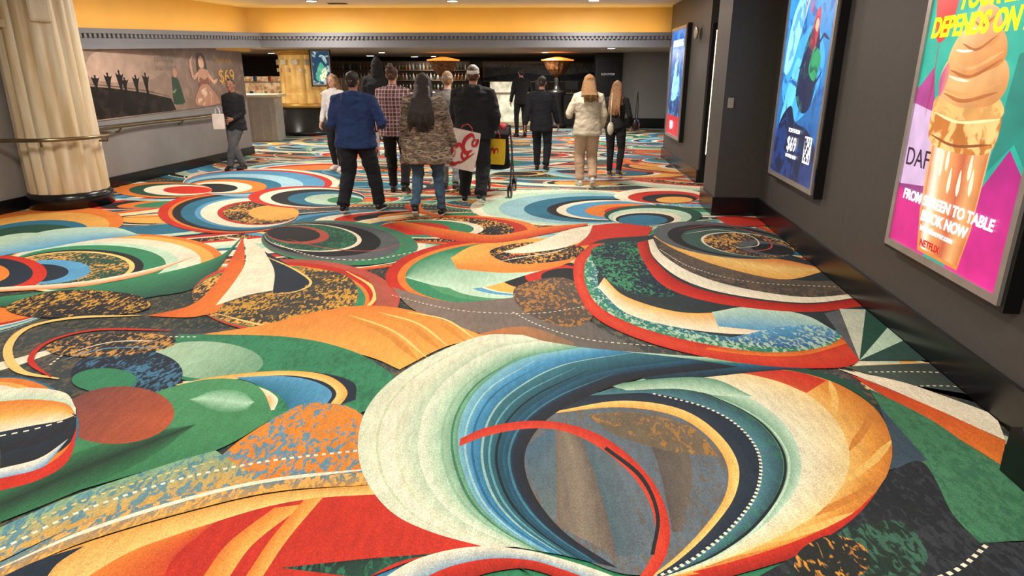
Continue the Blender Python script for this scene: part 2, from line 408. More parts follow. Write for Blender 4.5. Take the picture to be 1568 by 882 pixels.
ST(.05, YEL, (215,483),(110,487),(40,503),(12,535),(30,568),(90,580))
ST(.035, RED, (262,506),(150,505),(75,523),(47,552),(78,578))
ST(.014, CRM, (300,516),(190,517),(115,533),(75,560), dash=.04)
EL('#2c3136', 170, 528, 100, 18, -.05, fleck=(GOLD, .7))
ST(.014, CRM, (110,540),(170,524),(240,522)); ST(.014, BLU, (95,552),(160,534),(250,532))
# lower left green leaf, brown-red ball
P('#2c6c46', [(0,800),(60,770),(200,728),(330,690),(420,640)], [(420,640),(395,592),(330,580),(240,600),(120,650)], [(120,650),(60,700),(0,730),(0,800)], grad=('#4c9060', (0, 1)))
RB([(0,750),(100,700),(200,668),(300,650)], [(0,800),(100,760),(220,706),(300,650)], '#2f6a45', '#1f3529', '#2f6a45')
RB([(290,612),(330,598),(370,600),(390,616)], [(290,612),(330,630),(370,630),(390,616)], '#5a9a70', '#a4ccac', '#4a8a60')
EL('#a85030', 180, 636, 87, 44, -.05, grad=('#74423c', (-1, 0)))
NEST(15, 655, 106, 78, 0, 3.4, [(1, TEAL), (.97, ORG), (.86, GOLD), (.78, CRM), (.6, NAVY)])
RB([(0,690),(50,678),(100,655),(118,625)], [(0,722),(60,708),(110,675),(118,625)], NAVY, BLK)
RB([(0,718),(60,702),(105,672)], [(0,735),(60,720),(105,672)], CRM, BLU)
RB([(0,733),(60,718),(100,690),(120,650)], [(0,752),(60,735),(105,705),(120,650)], RED, RED)
RB([(0,598),(50,594),(100,602),(116,625)], [(0,615),(50,612),(100,618),(116,635)], CRM, MINT)
RB([(0,615),(50,612),(100,618),(116,635)], [(0,640),(50,632),(95,628),(116,635)], ORG, GOLD)
RB([(0,640),(50,632),(95,628),(116,638)], [(0,665),(50,655),(90,648),(116,638)], GOLD, CRM)
RB([(0,662),(50,652),(90,645),(116,636)], [(0,695),(50,682),(95,662),(116,636)], NAVY, BLK)
ST(.014, CRM, (0,668),(50,658),(100,644), dash=.04)
# orange/blue batik patch
P('#d08030', [(250,775),(300,735),(360,680),(420,640)], [(420,640),(470,618),(530,622),(562,640)], [(562,640),(550,690),(575,728)], [(575,728),(430,740),(250,780)], fleck=('#5d8798', 1))
RB([(0,808),(110,760),(260,710),(330,690)], [(0,860),(110,810),(260,765),(400,735)], '#78a482', '#c89848', fleck=('#4e8290', .9))
# bands in lower left
RB([(0,862),(120,806),(260,764),(400,738),(575,722)], [(0,885),(130,830),(300,780),(430,752),(585,742)], '#4c808c', '#b98b46', fleck=(GOLD, .9))
ST(.026, CRM, (0,870),(120,818),(260,772),(400,738),(570,718))
ST(.016, CRM, (0,842),(120,785),(260,738),(400,708),(550,690), dash=.035)
ST(.01, YEL, (0,825),(120,770),(240,730),(330,706), dash=.035)
RB([(0,885),(130,832),(300,782),(430,754),(588,742)], [(150,885),(250,832),(360,790),(470,765),(610,757)], '#d29444', YEL)
P(NAVY, [(0,885),(60,858),(130,836)], [(130,836),(90,862),(70,886)], [(70,886),(0,885)])
# red mass
P('#b42c1e', [(130,886),(240,834),(360,790),(470,765),(600,756)], [(600,756),(640,788),(680,815),(742,838)], [(742,838),(660,850),(560,886)], [(560,886),(130,886)], grad=('#c43424', (1, 0)))
for a in ((310, 885, 420, 778, 40), (375, 885, 465, 766, 26)):
    RB([(a[0],a[1]),(a[0]+40,(a[1]+a[3])/2),(a[2],a[3])], [(a[0]+a[4],a[1]),(a[0]+40+a[4],(a[1]+a[3])/2),(a[2]+a[4]*1.2,a[3]-6)], ORG, GOLD)
RB([(130,886),(200,845),(290,812)], [(250,886),(270,850),(330,800)], ORG, '#c04424')
RB([(560,886),(620,858),(700,850),(780,860),(820,886)], [(430,870),(560,856),(640,850),(720,843),(760,845)], DGR, BLK, fleck=(GRN, .6))
# ---- big right swirl interior
PC('#5e6a72', (800,690),(830,640),(920,615),(1050,630),(1120,690),(1110,780),(1040,862),(960,880),(870,840),(815,770), fleck=('#6a5a46', .6))
RB([(800,690),(830,665),(856,650)], [(840,800),(855,790),(862,760)], '#4a6474', '#64706f')
RB([(850,652),(852,730),(852,805)], [(885,658),(915,740),(945,852)], '#6e6458', '#827666', '#625850')
RB([(885,658),(915,740),(945,852)], [(920,670),(955,740),(985,850)], '#4c6068', '#5a666c')
RB([(980,640),(1010,720),(1030,815)], [(1035,645),(1060,720),(1045,815)], '#564f4a', '#6a6056')
P('#6c604e', [(900,635),(970,632),(1060,655),(1100,700)], [(1100,700),(1020,690),(940,665),(900,635)], fleck=('#a87838', .8))
# right loop
d = [
 [(1090,566),(1180,564),(1270,583),(1337,623),(1365,675),(1357,730),(1312,785),(1230,832),(1120,868),(1010,890)],
 [(1080,570),(1150,574),(1225,598),(1277,640),(1300,690),(1292,740),(1247,790),(1172,832),(1080,868),(1000,890)],
 [(1000,575),(1080,588),(1145,608),(1200,648),(1226,700),(1218,750),(1176,800),(1112,842),(1050,870),(995,890)],
 [(960,588),(1050,596),(1120,622),(1170,655),(1198,700),(1192,750),(1153,805),(1097,847),(1040,873),(990,890)],
 [(900,606),(1000,603),(1080,624),(1133,655),(1163,700),(1158,755),(1122,806),(1072,849),(1025,876),(988,890)],
 [(850,630),(950,614),(1040,626),(1098,662),(1130,710),(1125,760),(1090,810),(1048,851),(1010,878),(985,890)]]
RB([(1110,566),(1200,560),(1300,585),(1350,640),(1362,690)], [(1090,566),(1180,566),(1270,583),(1337,623),(1362,690)], DGR, DGR)
RB([(1362,745),(1320,795),(1240,845),(1130,880),(1080,890)], [(1330,765),(1280,806),(1200,838),(1100,866),(1010,890)], '#8e221a', RED)
RB(d[0], d[1], '#c47630', '#d99440', '#e2b060')
for kx in range(7):
    i = 1+kx; a = R(*d[0][i]); b = R(*d[1][i]); c2 = R(*d[1][i+1]); CA.stroke([a, ((a[0]+c2[0])/2+.02, (a[1]+c2[1])/2), c2], .035, '#e4b462' if kx % 2 else '#c88038')
RB([(1090,566),(1150,564),(1220,570),(1265,583)], [(1090,568),(1150,576),(1200,588),(1235,602)], RED, '#c24a30')
RB([(1362,745),(1320,792),(1235,835),(1140,865),(1080,880)], [(1340,755),(1300,790),(1220,828),(1130,858),(1060,876)], '#a82a1c', RED)
RB(d[1], d[2], '#e4c88c', '#e2d2aa', '#dcd8ba')
RB(d[2], d[3], MINT, '#5c9074')
RB(d[3], d[4], '#2f4a50', '#4c7a88', fleck=(GRN, .3))
RB(d[4], d[5], NAVY, '#2a3540')
ST(.014, CRM, *d[4][1:], dash=.03)
ST(.01, MINT, *[(p[0]+9, p[1]) for p in d[3][1:]]); ST(.012, '#1c2426', *[(p[0]+3, p[1]) for p in d[3]])
RB(d[5], [(840,634),(945,624),(1030,636),(1083,668),(1113,712),(1110,760),(1078,808),(1040,848),(1006,876),(983,890)], YEL, GOLD)
# sweep to the right (teal/green)
RB([(860,540),(980,548),(1120,556),(1290,562)], [(1000,585),(1080,578),(1180,568),(1290,563)], TEAL, NAVY)
RB([(850,532),(980,540),(1120,550),(1290,560)], [(860,540),(980,548),(1120,556),(1290,562)], MINT, GRN)
RB([(930,590),(1010,580),(1090,580),(1150,606)], [(960,598),(1040,596),(1100,606),(1150,608)], '#5f9174', MINT)
# left big crescents
c = [
 [(800,513),(740,514),(670,540),(605,578),(562,625),(548,680),(560,735),(600,785),(660,815),(742,838)],
 [(830,522),(760,534),(695,572),(655,620),(640,675),(648,725),(675,770),(720,805),(790,838)],
 [(890,532),(800,550),(738,590),(708,635),(701,680),(712,730),(735,775),(775,812),(830,845)],
 [(970,540),(860,560),(785,600),(750,640),(738,690),(745,735),(765,775),(802,812),(860,850)],
 [(1060,550),(920,570),(840,605),(790,645),(770,690),(775,735),(797,778),(838,818),(900,860)],
 [(1130,562),(980,580),(890,612),(835,645),(805,690),(808,735),(832,780),(872,822),(945,870)]]
RB(c[0], c[1], '#ccd4b8', '#dedcc2', '#b6caac')
RB(c[1], c[2], '#d8dec6', '#acc8ac', '#5a9476')
RB(c[2], c[3], '#7ab0ba', '#478cb2', '#2f7092')
RB(c[3], c[4], '#346c78', '#1e4454')
RB(c[4], c[5], '#245870', NAVY, BLK)
ST(.012, '#8fb5b0', *c[3])
def mid(a, b, f): return [(a[i][0]*(1-f)+b[i][0]*f, a[i][1]*(1-f)+b[i][1]*f) for i in range(min(len(a), len(b)))]
for (i, f, w_, cl) in ((1, .3, .012, '#bdd2b0'), (1, .6, .014, '#8ab292'), (1, .85, .012, '#3c7a5a'), (2, .3, .01, '#98c4c8'), (2, .6, .012, '#2a6688'), (3, .35, .01, '#5f98a0'), (3, .7, .012, '#10242c'), (4, .3, .012, '#3c7488')):
    ST(w_, cl, *mid(c[i], c[i+1], f)[1:])
for f, cl in ((.3, '#c0caa8'), (.62, '#ccd0ae')): ST(.012, cl, *mid(c[0][:9], c[1], f)[1:])
RB([(705,672),(745,655),(805,645),(865,649),(925,670),(978,712),(1012,760),(1026,812),(1018,855),(995,890)],
   [(703,684),(745,668),(805,657),(860,660),(912,682),(960,720),(992,765),(1004,812),(998,852),(975,890)], RED, '#c8442c')
RB([(925,688),(980,734),(1004,790),(996,850)], [(929,684),(985,730),(1010,790),(1002,850)], BLK, BLK)
# bottom feather
RB([(580,890),(640,856),(720,838),(800,842),(880,862),(960,890)], [(640,890),(690,868),(750,856),(810,858),(860,872),(910,890)], CRM, '#7fa0b0')
RB([(640,890),(690,868),(750,856),(810,858),(860,872),(910,890)], [(700,895),(740,880),(780,872),(810,872),(850,884),(870,895)], RED, '#982418')
# ---- right mid swirl
g0 = [(905,374),(880,400),(882,440),(910,485),(980,520),(1080,547),(1190,562),(1290,563),(1320,548)]
g1 = [(925,372),(897,400),(898,440),(925,475),(990,505),(1085,528),(1180,540),(1260,532),(1300,510)]
PC('#2a3436', (905,374),(885,430),(960,510),(1180,555),(1310,550),(1335,470),(1240,400),(1060,362),(980,362))
RB(g0, g1, RED, '#c8442a', RED)
RB([(1080,535),(1150,544),(1230,544),(1300,525)], [(1085,530),(1150,532),(1230,530),(1280,515)], ORG, RED)
RB(g1, [(940,400),(915,420),(925,450),(960,478),(1030,500),(1110,515),(1190,520),(1260,512),(1290,500)], GRN, '#2f6a7c', fleck=(MINT, .8))
RB([(925,425),(960,455),(1040,478),(1120,478),(1190,478),(1240,490)], [(915,440),(960,480),(1040,502),(1130,512),(1200,508),(1240,492)], GOLD, CRM)
RB([(1090,478),(1150,470),(1230,482),(1280,508)], [(1100,500),(1160,506),(1230,512),(1280,508)], MINT, BLU)
RB([(1130,515),(1200,500),(1260,500),(1285,515)], [(1100,520),(1190,532),(1250,530),(1285,515)], BLU, '#2f5c8a', fleck=(MINT, .8))
PC(NAVY, (905,385),(940,372),(985,375),(1005,420),(1040,450),(980,452),(925,425), fleck=('#3f8a60', .9))
RB([(975,372),(985,400),(1020,440),(1100,465),(1230,478),(1330,468)], [(992,368),(1000,395),(1040,430),(1110,452),(1230,466),(1325,455)], RED, '#98201a')
RB([(992,368),(1002,395),(1045,428),(1115,450),(1230,464),(1320,455)], [(1000,366),(1015,390),(1060,418),(1130,440),(1230,455),(1310,450)], CRM, '#dcd4bc')
RB([(1000,366),(1015,390),(1060,418),(1130,440),(1230,455),(1310,450)], [(1020,362),(1040,380),(1090,402),(1160,420),(1230,430),(1290,430)], '#3a3938', '#5c5246', fleck=(BRN, .9))
ST(.012, CRM, (1010,382),(1060,410),(1150,432),(1290,440), dash=.04)
RB([(1000,362),(1040,385),(1110,410),(1200,428),(1265,415)], [(1020,352),(1070,372),(1130,390),(1200,398),(1265,412)], GOLD, YEL, ORG)
NEST(1110, 368, 110, 26, .12, 0.3, [(1, GRY), (.9, BLK), (.8, '#3d5850'), (.66, CRM), (.64, '#353535', (GOLD, .8)), (.4, GRY), (.3, BLK)])
ST(.02, PNK, (1040,352),(1100,345),(1165,360),(1180,380),(1130,385),(1090,375)); ST(.014, CRM, (1050,358),(1100,352),(1150,362),(1160,376),(1120,380))
P(RED, [(1095,332),(1130,331),(1160,334)], [(1160,334),(1175,345),(1120,345),(1095,332)])
# fan + right strips
fx = (1316, 552)
for (a, b, col) in (((1262,480),(1285,475),GRY), ((1285,473),(1340,474),'#c0c6b0'), ((1340,474),(1382,502),DGR), ((1382,502),(1412,522),MINT), ((1412,522),(1470,552),'#2f4c44')):
    P(col, [fx, a], [a, b], [b, fx])
P('#4c5c51', [(1290,562),(1400,556),(1500,560)], [(1500,560),(1560,615)], [(1560,615),(1400,590),(1290,562)], grad=('#353d3a', (1, 0)))
ST(.012, CRM, (1330,570),(1420,570),(1510,575), dash=.035); ST(.012, YEL, (1320,560),(1420,556),(1500,562))
ST(.01, CRM, (1380,592),(1460,592),(1540,605), dash=.035)
P(CRM, [(1283,565),(1380,585),(1460,612),(1550,645)], [(1550,645),(1540,675)], [(1540,675),(1440,630),(1360,595),(1283,565)])
P('#c43020', [(1300,573),(1370,600),(1450,634),(1540,676)], [(1540,676),(1532,712)], [(1532,712),(1440,655),(1360,610),(1300,573)], grad=(ORG, (-.3, -1)))
P('#437a58', [(1330,595),(1420,640),(1480,680),(1532,712)], [(1532,712),(1580,750),(1650,830)], [(1650,830),(1580,828),(1500,832)], [(1500,832),(1460,790),(1410,720),(1330,595)], fleck=(DGR, .4))
P('#3a4c58', [(1345,620),(1380,660),(1420,705)], [(1420,705),(1362,720)], [(1362,720),(1366,680),(1345,620)])
P('#24282c', [(1365,720),(1415,710),(1460,790),(1500,832)], [(1500,832),(1500,890)], [(1500,890),(1150,890)], [(1150,890),(1300,800),(1365,720)], fleck=('#363a40', .8))
P('#22302a', [(1300,805),(1380,800),(1420,850),(1400,890)], [(1400,890),(1190,890)], [(1190,890),(1300,805)], fleck=('#3a6250', .9))
PC('#252927', (1220,850),(1270,820),(1325,840),(1320,880),(1230,890), fleck=('#cc8a38', 1))
P('#24282c', [(1500,832),(1600,830),(1700,830)], [(1700,830),(1700,900),(1500,900)], [(1500,900),(1500,832)], fleck=('#363a40', .8))
ST(.016, CRM, (1425,890),(1470,870),(1512,834), dash=.04)
carpet = CA.build('carpet', art_mat('patterned_carpet', 'carpet', 0, 21., (1.6, .75, 1)))
print('carpet top', CA.z)

# ------------------------------------------------------------ MATERIALS
M_wall = mat('charcoal_wall', '#494643', .5, nscale=20, namt=.12, bump=.05)
M_wall2 = mat('grey_wall', '#8a8988', .6, nscale=12, namt=.08)
M_base = mat('black_baseboard', '#121214', .25, nscale=6, namt=.2)
M_left = mat('taupe_wall', '#86827e', .6, nscale=5, namt=.08)
M_ceil = mat('ceiling_paint', '#e8e0da', .8, nscale=5, namt=.04)
M_beam = mat('beam_grey', '#86878c', .5, nscale=5, namt=.06)
M_gold = mat('gold_cove_paint', '#ecca84', .6, nscale=1.5, namt=.08)
M_marble = mat('cream_travertine', '#e4d8bc', .4, nscale=2.2, col2='#c8b084', stretch=(4, 4, .5), bump=.05, bscale=12, detail=8)
M_dark = mat('dark_stone', '#242322', .3)
M_brass = mat('brass', '#8f8262', .3, 1.)
M_black = mat('black_metal', '#0d0d0e', .35)
M_silver = mat('brushed_silver', '#b9b4ae', .35, .6)
M_white_em = mat('lamp_glow', '#fff4e0', emis=9, namt=0)
M_warm_em = mat('cove_strip_glow', '#ffc648', emis=13, namt=0)

# ------------------------------------------------------------ ROOM SHELL
prism('floor', [(-14, -2.5), (9, -2.5), (9, 31), (-14, 31)], -.2, -.008, M_dark)
prism('wall_right', [(rx(-2.5), -2.5), (rx(8.3), 8.3), (rx(8.3)+.4, 8.3), (rx(-2.5)+.4, -2.5)], 0, 2.95, M_wall)
prism('baseboard_right', [(rx(-2.5)-.03, -2.5), (rx(8.05)-.03, 8.05), (rx(8.05), 8.05), (rx(-2.5), -2.5)], -.005, .22, M_base)
def pil(name, pts, ins=.03):
    e = empty(name); cx = sum(p[0] for p in pts)/4; cy = sum(p[1] for p in pts)/4
    prism('shaft', pts, 0, 2.95, M_wall, e)
    prism('base', [(p[0]+math.copysign(ins, p[0]-cx), p[1]+math.copysign(ins, p[1]-cy)) for p in pts], -.005, .22, M_base, e)
pil('wall_pillar', [(2.52, 8.08), (3.4, 8.0), (3.4, 8.75), (2.58, 8.8)])
pil('wall_pillar', [(2.16, 1.6), (2.6, 1.6), (2.7, 2.5), (2.22, 2.5)])
prism('wall_right_far', [(3.0, 10.6), (3.18, 14.0), (3.8, 14.0), (3.8, 10.6)], 0, 2.95, M_wall)
prism('baseboard_right_far', [(2.97, 10.57), (3.15, 14.03), (3.2, 14.03), (3.05, 10.57)], -.005, .2, M_base)
prism('wall_right_recess', [(3.75, 8.7), (3.85, 8.7), (3.85, 10.7), (3.75, 10.7)], 0, 2.95, M_wall)
prism('wall_left', [(-7.4+.12*9.1, 9.1), (-7.4+.12*-2.5, -2.5), (-7.7+.12*-2.5, -2.5), (-7.7+.12*9.1, 9.1)], 0, 2.95, M_left)
prism('wall_left_far', [(-7.4+.12*14.5, 14.5), (-7.4+.12*9.1, 9.1), (-7.7+.12*9.1, 9.1), (-7.7+.12*14.5, 14.5)], 0, [2.25, 2.05, 2.05, 2.25], M_left)
prism('baseboard_left', [(-7.37+.12*14.5, 14.52), (-7.37+.12*-2.5, -2.5), (-7.4+.12*-2.5, -2.5), (-7.4+.12*14.5, 14.52)], -.005, .16, M_base)
prism('ceiling', [(-12, -2.5), (5.5, -2.5), (5.5, 14.75), (-12, 14.75)], 2.95, 3.05, M_ceil)
prism('ceiling_lobby', [(-14, 14.7), (9, 14.7), (9, 31), (-14, 31)], 2.27, 2.37, mat('lobby_ceiling', '#a09280', .7))
prism('wall_back', [(-14, 30), (9, 30), (9, 30.2), (-14, 30.2)], -.1, 2.4, mat('back_wall', '#7a6c5c', .7))
prism('wall_left_lobby', [(-14, 14.5), (-13.8, 14.5), (-13.8, 30), (-14, 30)], -.1, 2.4, M_left)
prism('wall_left_return', [(-14, 14.7), (-5.9, 14.7), (-5.9, 14.9), (-14, 14.9)], 0, 2.95, M_left)
prism('wall_behind_camera', [(-8, -2.7), (3, -2.7), (3, -2.5), (-8, -2.5)], -.1, 3.0, M_left)

# ------------------------------------------------------------ bulkhead with dentil cornice and cove
bk = empty('bulkhead_cornice')
A0 = (-6.42, 9.0); A1 = (-5.12, 14.15); A2 = (3.2, 14.0)
def seg_beam(nm, a, b, n, za, zb, dep=.28):
    back = lambda p, k: (p[0]-n[0]*k, p[1]-n[1]*k)
    prism(nm, [a, b, back(b, dep), back(a, dep)], [za[0], zb[0], zb[0], za[0]], [za[1], zb[1], zb[1], za[1]], M_beam, bk)
    f = lambda p, k: (p[0]+n[0]*k, p[1]+n[1]*k)
    prism(nm+'_lip', [f(a, .06), f(b, .06), f(b, 0), f(a, 0)], [za[1]-.05, zb[1]-.05]+[zb[1]-.05, za[1]-.05], [za[1]+.02, zb[1]+.02, zb[1]+.02, za[1]+.02], M_beam, bk)
    prism(nm+'_fillet', [f(a, .03), f(b, .03), f(b, 0), f(a, 0)], [za[0], zb[0], zb[0], za[0]], [za[0]+.06, zb[0]+.06, zb[0]+.06, za[0]+.06], M_beam, bk)
    L = math.hypot(b[0]-a[0], b[1]-a[1]); k = int(L/.085); bm = bmesh.new()
    for i in range(k):
        t = (i+.5)/k; x = a[0]+(b[0]-a[0])*t+n[0]*.02; y = a[1]+(b[1]-a[1])*t+n[1]*.02
        zt = za[1]+(zb[1]-za[1])*t-.075
        add_box(bm, (x, y, zt), (.045, .045, .055), math.atan2(b[1]-a[1], b[0]-a[0]))
    bm_obj(nm+'_dentils', bm, M_beam, bk)
nl = (.972, -.236)
seg_beam('beam_left', A0, A1, nl, (1.97, 2.24), (2.17, 2.43), .25)
seg_beam('beam_cross', A1, A2, (-.018, -1.), (2.17, 2.43), (2.17, 2.43), .5)
prism('cove_wall_cross', [(A1[0]-.5, 14.6), (3.4, 14.45), (3.4, 14.55), (A1[0]-.5, 14.7)], 2.38, 2.96, M_gold, bk)
prism('cove_wall_left', [(-6.95, 8.7), (-5.5, 14.6), (-5.6, 14.65), (-7.05, 8.7)], 2.1, 2.96, M_gold, bk)
prism('cove_light_cross', [(A1[0], 14.36), (3.15, 14.21), (3.15, 14.25), (A1[0], 14.4)], 2.435, 2.445, M_warm_em, bk)
prism('cove_light_left', [(-6.56, 9.1), (-5.32, 14.2), (-5.36, 14.22), (-6.6, 9.12)], [2.25, 2.432, 2.432, 2.25], [2.26, 2.442, 2.442, 2.26], M_warm_em, bk)

# ------------------------------------------------------------ ceiling downlights and lighting
def downlight(x, y, z=2.95, energy=0, r=.09, col=(1, .92, .84), size=.5):
    e = empty('ceiling_downlight', (x, y, z))
    bm = bmesh.new(); lathe(bm, [(r*1.25, -.012), (r*1.25, .0)], (0, 0, 0), 24); bm_obj('trim_ring', bm, M_silver, e)
    bm = bmesh.new(); lathe(bm, [(r, -.016), (r, -.013)], (0, 0, 0), 24); bm_obj('lens', bm, M_white_em, e)
    if energy:
        l = bpy.data.lights.new('downlight_lamp', 'AREA'); l.shape = 'DISK'; l.size = size; l.energy = energy; l.color = col
        o = bpy.data.objects.new('lamp', l); scene.collection.objects.link(o); o.parent = e; o.location = (0, 0, -.05)
for x, y in ((-3.7, 13.1), (1.5, 13.0)): downlight(x, y, energy=56)
downlight(-1.1, 13.1)
for x, y in ((-4.0, 10), (.6, 9.6), (-4.2, 5.8), (.2, 5.2), (-2.5, 1.6), (1.0, 1.2)): downlight(x, y, energy=100 if y > 9 else 88, size=.8)
for x, y in ((-7.0, 17), (-2.5, 17), (2.5, 17.5), (-4, 21.3), (1, 21), (-3, 26.5)): downlight(x, y, 2.27, energy=105, size=.5)
for x, y in ((-7.6, 22), (-6.3, 23.5), (-5.2, 25.4), (-3.8, 27), (-8.5, 20.5), (4, 25)): downlight(x, y, 2.27, r=.13)
bm = bmesh.new()
for i in range(6): add_box(bm, (-3.35, 13.55+i*.03, 2.943), (.35, .012, .012))
bm_obj('ceiling_vent', bm, M_dark)
w = bpy.data.worlds.new('World'); scene.world = w; w.use_nodes = True
w.node_tree.nodes['Background'].inputs[0].default_value = (.9, .88, .86, 1); w.node_tree.nodes['Background'].inputs[1].default_value = .4

# ------------------------------------------------------------ wall-mounted art
class Plane:
    def __init__(s, o, d):
        s.o = Vector(o); dd = Vector((d[0], d[1], 0)).normalized(); s.s = dd; s.n = Vector((dd.y, -dd.x, 0))
    def __call__(s, a, z, off=0.): return tuple(s.o + s.s*a + Vector((0, 0, z)) + s.n*off)
def text(st, size, pl, a, z, off, m, parent, shear=0., align='LEFT', sx=1., name='lettering', bold=.02):
    cu = bpy.data.curves.new('t', 'FONT'); cu.body = st; cu.size = size; cu.shear = shear; cu.align_x = align; cu.extrude = .001; cu.offset = size*bold
    o = bpy.data.objects.new('t', cu); scene.collection.objects.link(o); dg = bpy.context.evaluated_depsgraph_get(); dg.update()
    me = bpy.data.meshes.new_from_object(o.evaluated_get(dg)); bpy.data.objects.remove(o)
    mt = Matrix((( pl.s.x*sx, 0, pl.n.x, 0), (pl.s.y*sx, 0, pl.n.y, 0), (0, 1, 0, 0), (0, 0, 0, 1)))
    me.transform(Matrix.Translation(pl(a, z, off)) @ mt)
    me.materials.clear(); return new_obj(name, me, parent, [m])
def pbox(name, pl, a0, a1, z0, z1, o0, o1, m, parent):
    bm = bmesh.new(); vs = [bm.verts.new(pl(a, z, o)) for a in (a0, a1) for z in (z0, z1) for o in (o0, o1)]
    for f in ((0,1,3,2), (4,6,7,5), (0,4,5,1), (2,3,7,6), (0,2,6,4), (1,5,7,3)): bm.faces.new([vs[i] for i in f])
    return bm_obj(name, bm, m, parent)
def frame(pl, W, H, parent, fw=.045, depth=.09):
    pbox('cabinet', pl, -.03, W+.03, -.03, H+.03, -.0, depth-.02, M_black, parent)
    for nm, q in (('frame_bottom', (0, W, 0, fw)), ('frame_top', (0, W, H-fw, H)), ('frame_left', (0, fw, fw, H-fw)), ('frame_right', (W-fw, W, fw, H-fw))):
        pbox(nm, pl, *q, depth-.02, depth, M_silver, parent)
M_print = art_mat('backlit_print', 'poster', 1.35, 7.)
M_print2 = art_mat('backlit_print_misty', 'poster', 1.7, 5.)
M_mural = art_mat('mural_print', 'poster', 0., 6.)
M_wtxt = mat('white_glow_ink', '#ffffff', emis=1.2, namt=0); M_ytxt = mat('yellow_glow_ink', '#f4e800', emis=1.1, namt=0); M_rtxt = mat('red_glow_ink', '#b00c18', emis=.9, namt=0)
sd = (-.105, -1)
pl = Plane((rx(4.38), 4.38, .58), sd); W, H = 1.3, 2.0
e = empty('illuminated_poster'); frame(pl, W, H, e, .045, .1)
ar = Art(lambda a, z, o: pl(a, z, .085+o), .0003)
def AP(ar, col, *p, fleck=None, grad=None, closed=False, sm=True):
    pts = crom(list(p), 8, True) if sm else list(p)
    ar.fill(pts, col, fleck, grad)
def AS(col, w_, *p): ar.stroke(crom(list(p), 8), w_, col)
a0, a1, b0, b1 = .045, W-.045, .045, H-.045
AP(ar, '#0a9480', (a0, b0), (a1, b0), (a1, b1), (a0, b1), sm=False, grad=('#18b098', (0, 1)))
AP(ar, '#7a2a70', (a0, b0), (a0, 1.02), (.2, 1.15), (.42, .6), (.45, b0), sm=False, grad=('#a83a80', (0, 1)))
AP(ar, '#c9a8c8', (a0, .42), (a0, .93), (.35, .88), (.38, .45), sm=False)
AP(ar, '#c81878', (a0, b0), (a0, .4), (.5, .3), (.5, b0), sm=False)
AP(ar, '#a01070', (.75, b0), (.8, .35), (1.1, .75), (a1, .62), (a1, b0), sm=False, grad=('#d0187e', (0, -1)))
AP(ar, '#0f7d6e', (.95, .62), (1.12, .78), (a1, .66), (a1, 1.3), (1.0, 1.2), sm=False)
AP(ar, '#d8202a', (.17, 1.3), (.3, 1.36), (.33, 1.6), (.27, 1.85), (.12, 1.85), (.07, 1.6), grad=('#e04038', (-1, .4)))
ar.stroke([(.2, 1.3), (.215, 1.1), (.2, .85)], .008, '#b01820')
# dessert glass
AP(ar, '#d88038', (.33, .76), (.95, .76), (.93, .3), (.88, .06), (.42, .06), (.36, .3), sm=False, grad=('#e8b07c', (0, 1)))
ar.ribbon([(.36, .74), (.385, .3), (.44, .08)], [(.62, .74), (.62, .4), (.6, .08)], ['#c87038', '#fbe6cc', '#e8a468', '#d88850'], n=20)
ar.ribbon([(.62, .74), (.62, .4), (.6, .08)], [(.94, .75), (.92, .3), (.87, .08)], ['#d88850', '#c05a3a', '#e8a868', '#c46c34'], n=20)
for q in ((.5, .58), (.72, .5), (.62, .5), (.8, .6), (.56, .62), (.84, .52)): AP(ar, '#ffe8c8', (q[0]-.015, q[1]), (q[0], q[1]+.1), (q[0]+.02, q[1]), (q[0]+.005, q[1]-.05))
# wafer cup
AP(ar, '#c0702a', (.3, .74), (.28, .9), (.35, .98), (.9, .98), (.98, .9), (.96, .74), (.8, .69), (.45, .69), fleck=('#f0c078', .9))
AP(ar, '#e8b468', (.3, .9), (.6, .86), (.97, .9), (.9, 1.0), (.6, 1.03), (.34, 1.0), fleck=('#b86a24', .5))
AS('#fbe0a0', .015, (.3, .89), (.6, .85), (.97, .89)); AS('#8a4a1c', .015, (.31, .76), (.6, .72), (.95, .76))
# swirl scoops
AP(ar, '#cc8444', (.36, .98), (.3, 1.08), (.38, 1.2), (.62, 1.24), (.9, 1.18), (.97, 1.06), (.88, .96), (.6, .93), grad=('#f0c080', (-.5, 1)))
AS('#b8682e', .02, (.38, 1.0), (.6, .965), (.9, 1.02)); AS('#d89a58', .02, (.34, 1.03), (.6, 1.0), (.93, 1.07))
AP(ar, '#c87838', (.38, 1.12), (.36, 1.22), (.46, 1.34), (.68, 1.38), (.86, 1.3), (.9, 1.18), (.75, 1.12), (.5, 1.09), grad=('#f0b874', (-.5, 1)))
AS('#b0602a', .018, (.4, 1.13), (.62, 1.095), (.88, 1.18)); AS('#dca062', .02, (.39, 1.17), (.62, 1.14), (.88, 1.22))
AP(ar, '#d08444', (.47, 1.26), (.48, 1.36), (.58, 1.44), (.74, 1.44), (.82, 1.34), (.78, 1.26), (.62, 1.23), grad=('#f4cc90', (-.5, 1)))
AS('#b0602a', .014, (.48, 1.27), (.63, 1.235), (.8, 1.3))
AP(ar, '#d89450', (.54, 1.38), (.56, 1.44), (.6, 1.5), (.61, 1.56), (.66, 1.48), (.76, 1.42), (.73, 1.37), (.63, 1.35), grad=('#f4d098', (-.5, 1)))
AS('#b0602a', .01, (.55, 1.385), (.64, 1.355), (.75, 1.4))
AS('#fbe8c0', .014, (.4, 1.1), (.5, 1.08), (.62, 1.07)); AS('#fff0d0', .014, (.42, 1.24), (.5, 1.23), (.6, 1.23)); AS('#fff0d0', .012, (.53, 1.35), (.58, 1.34), (.64, 1.34))
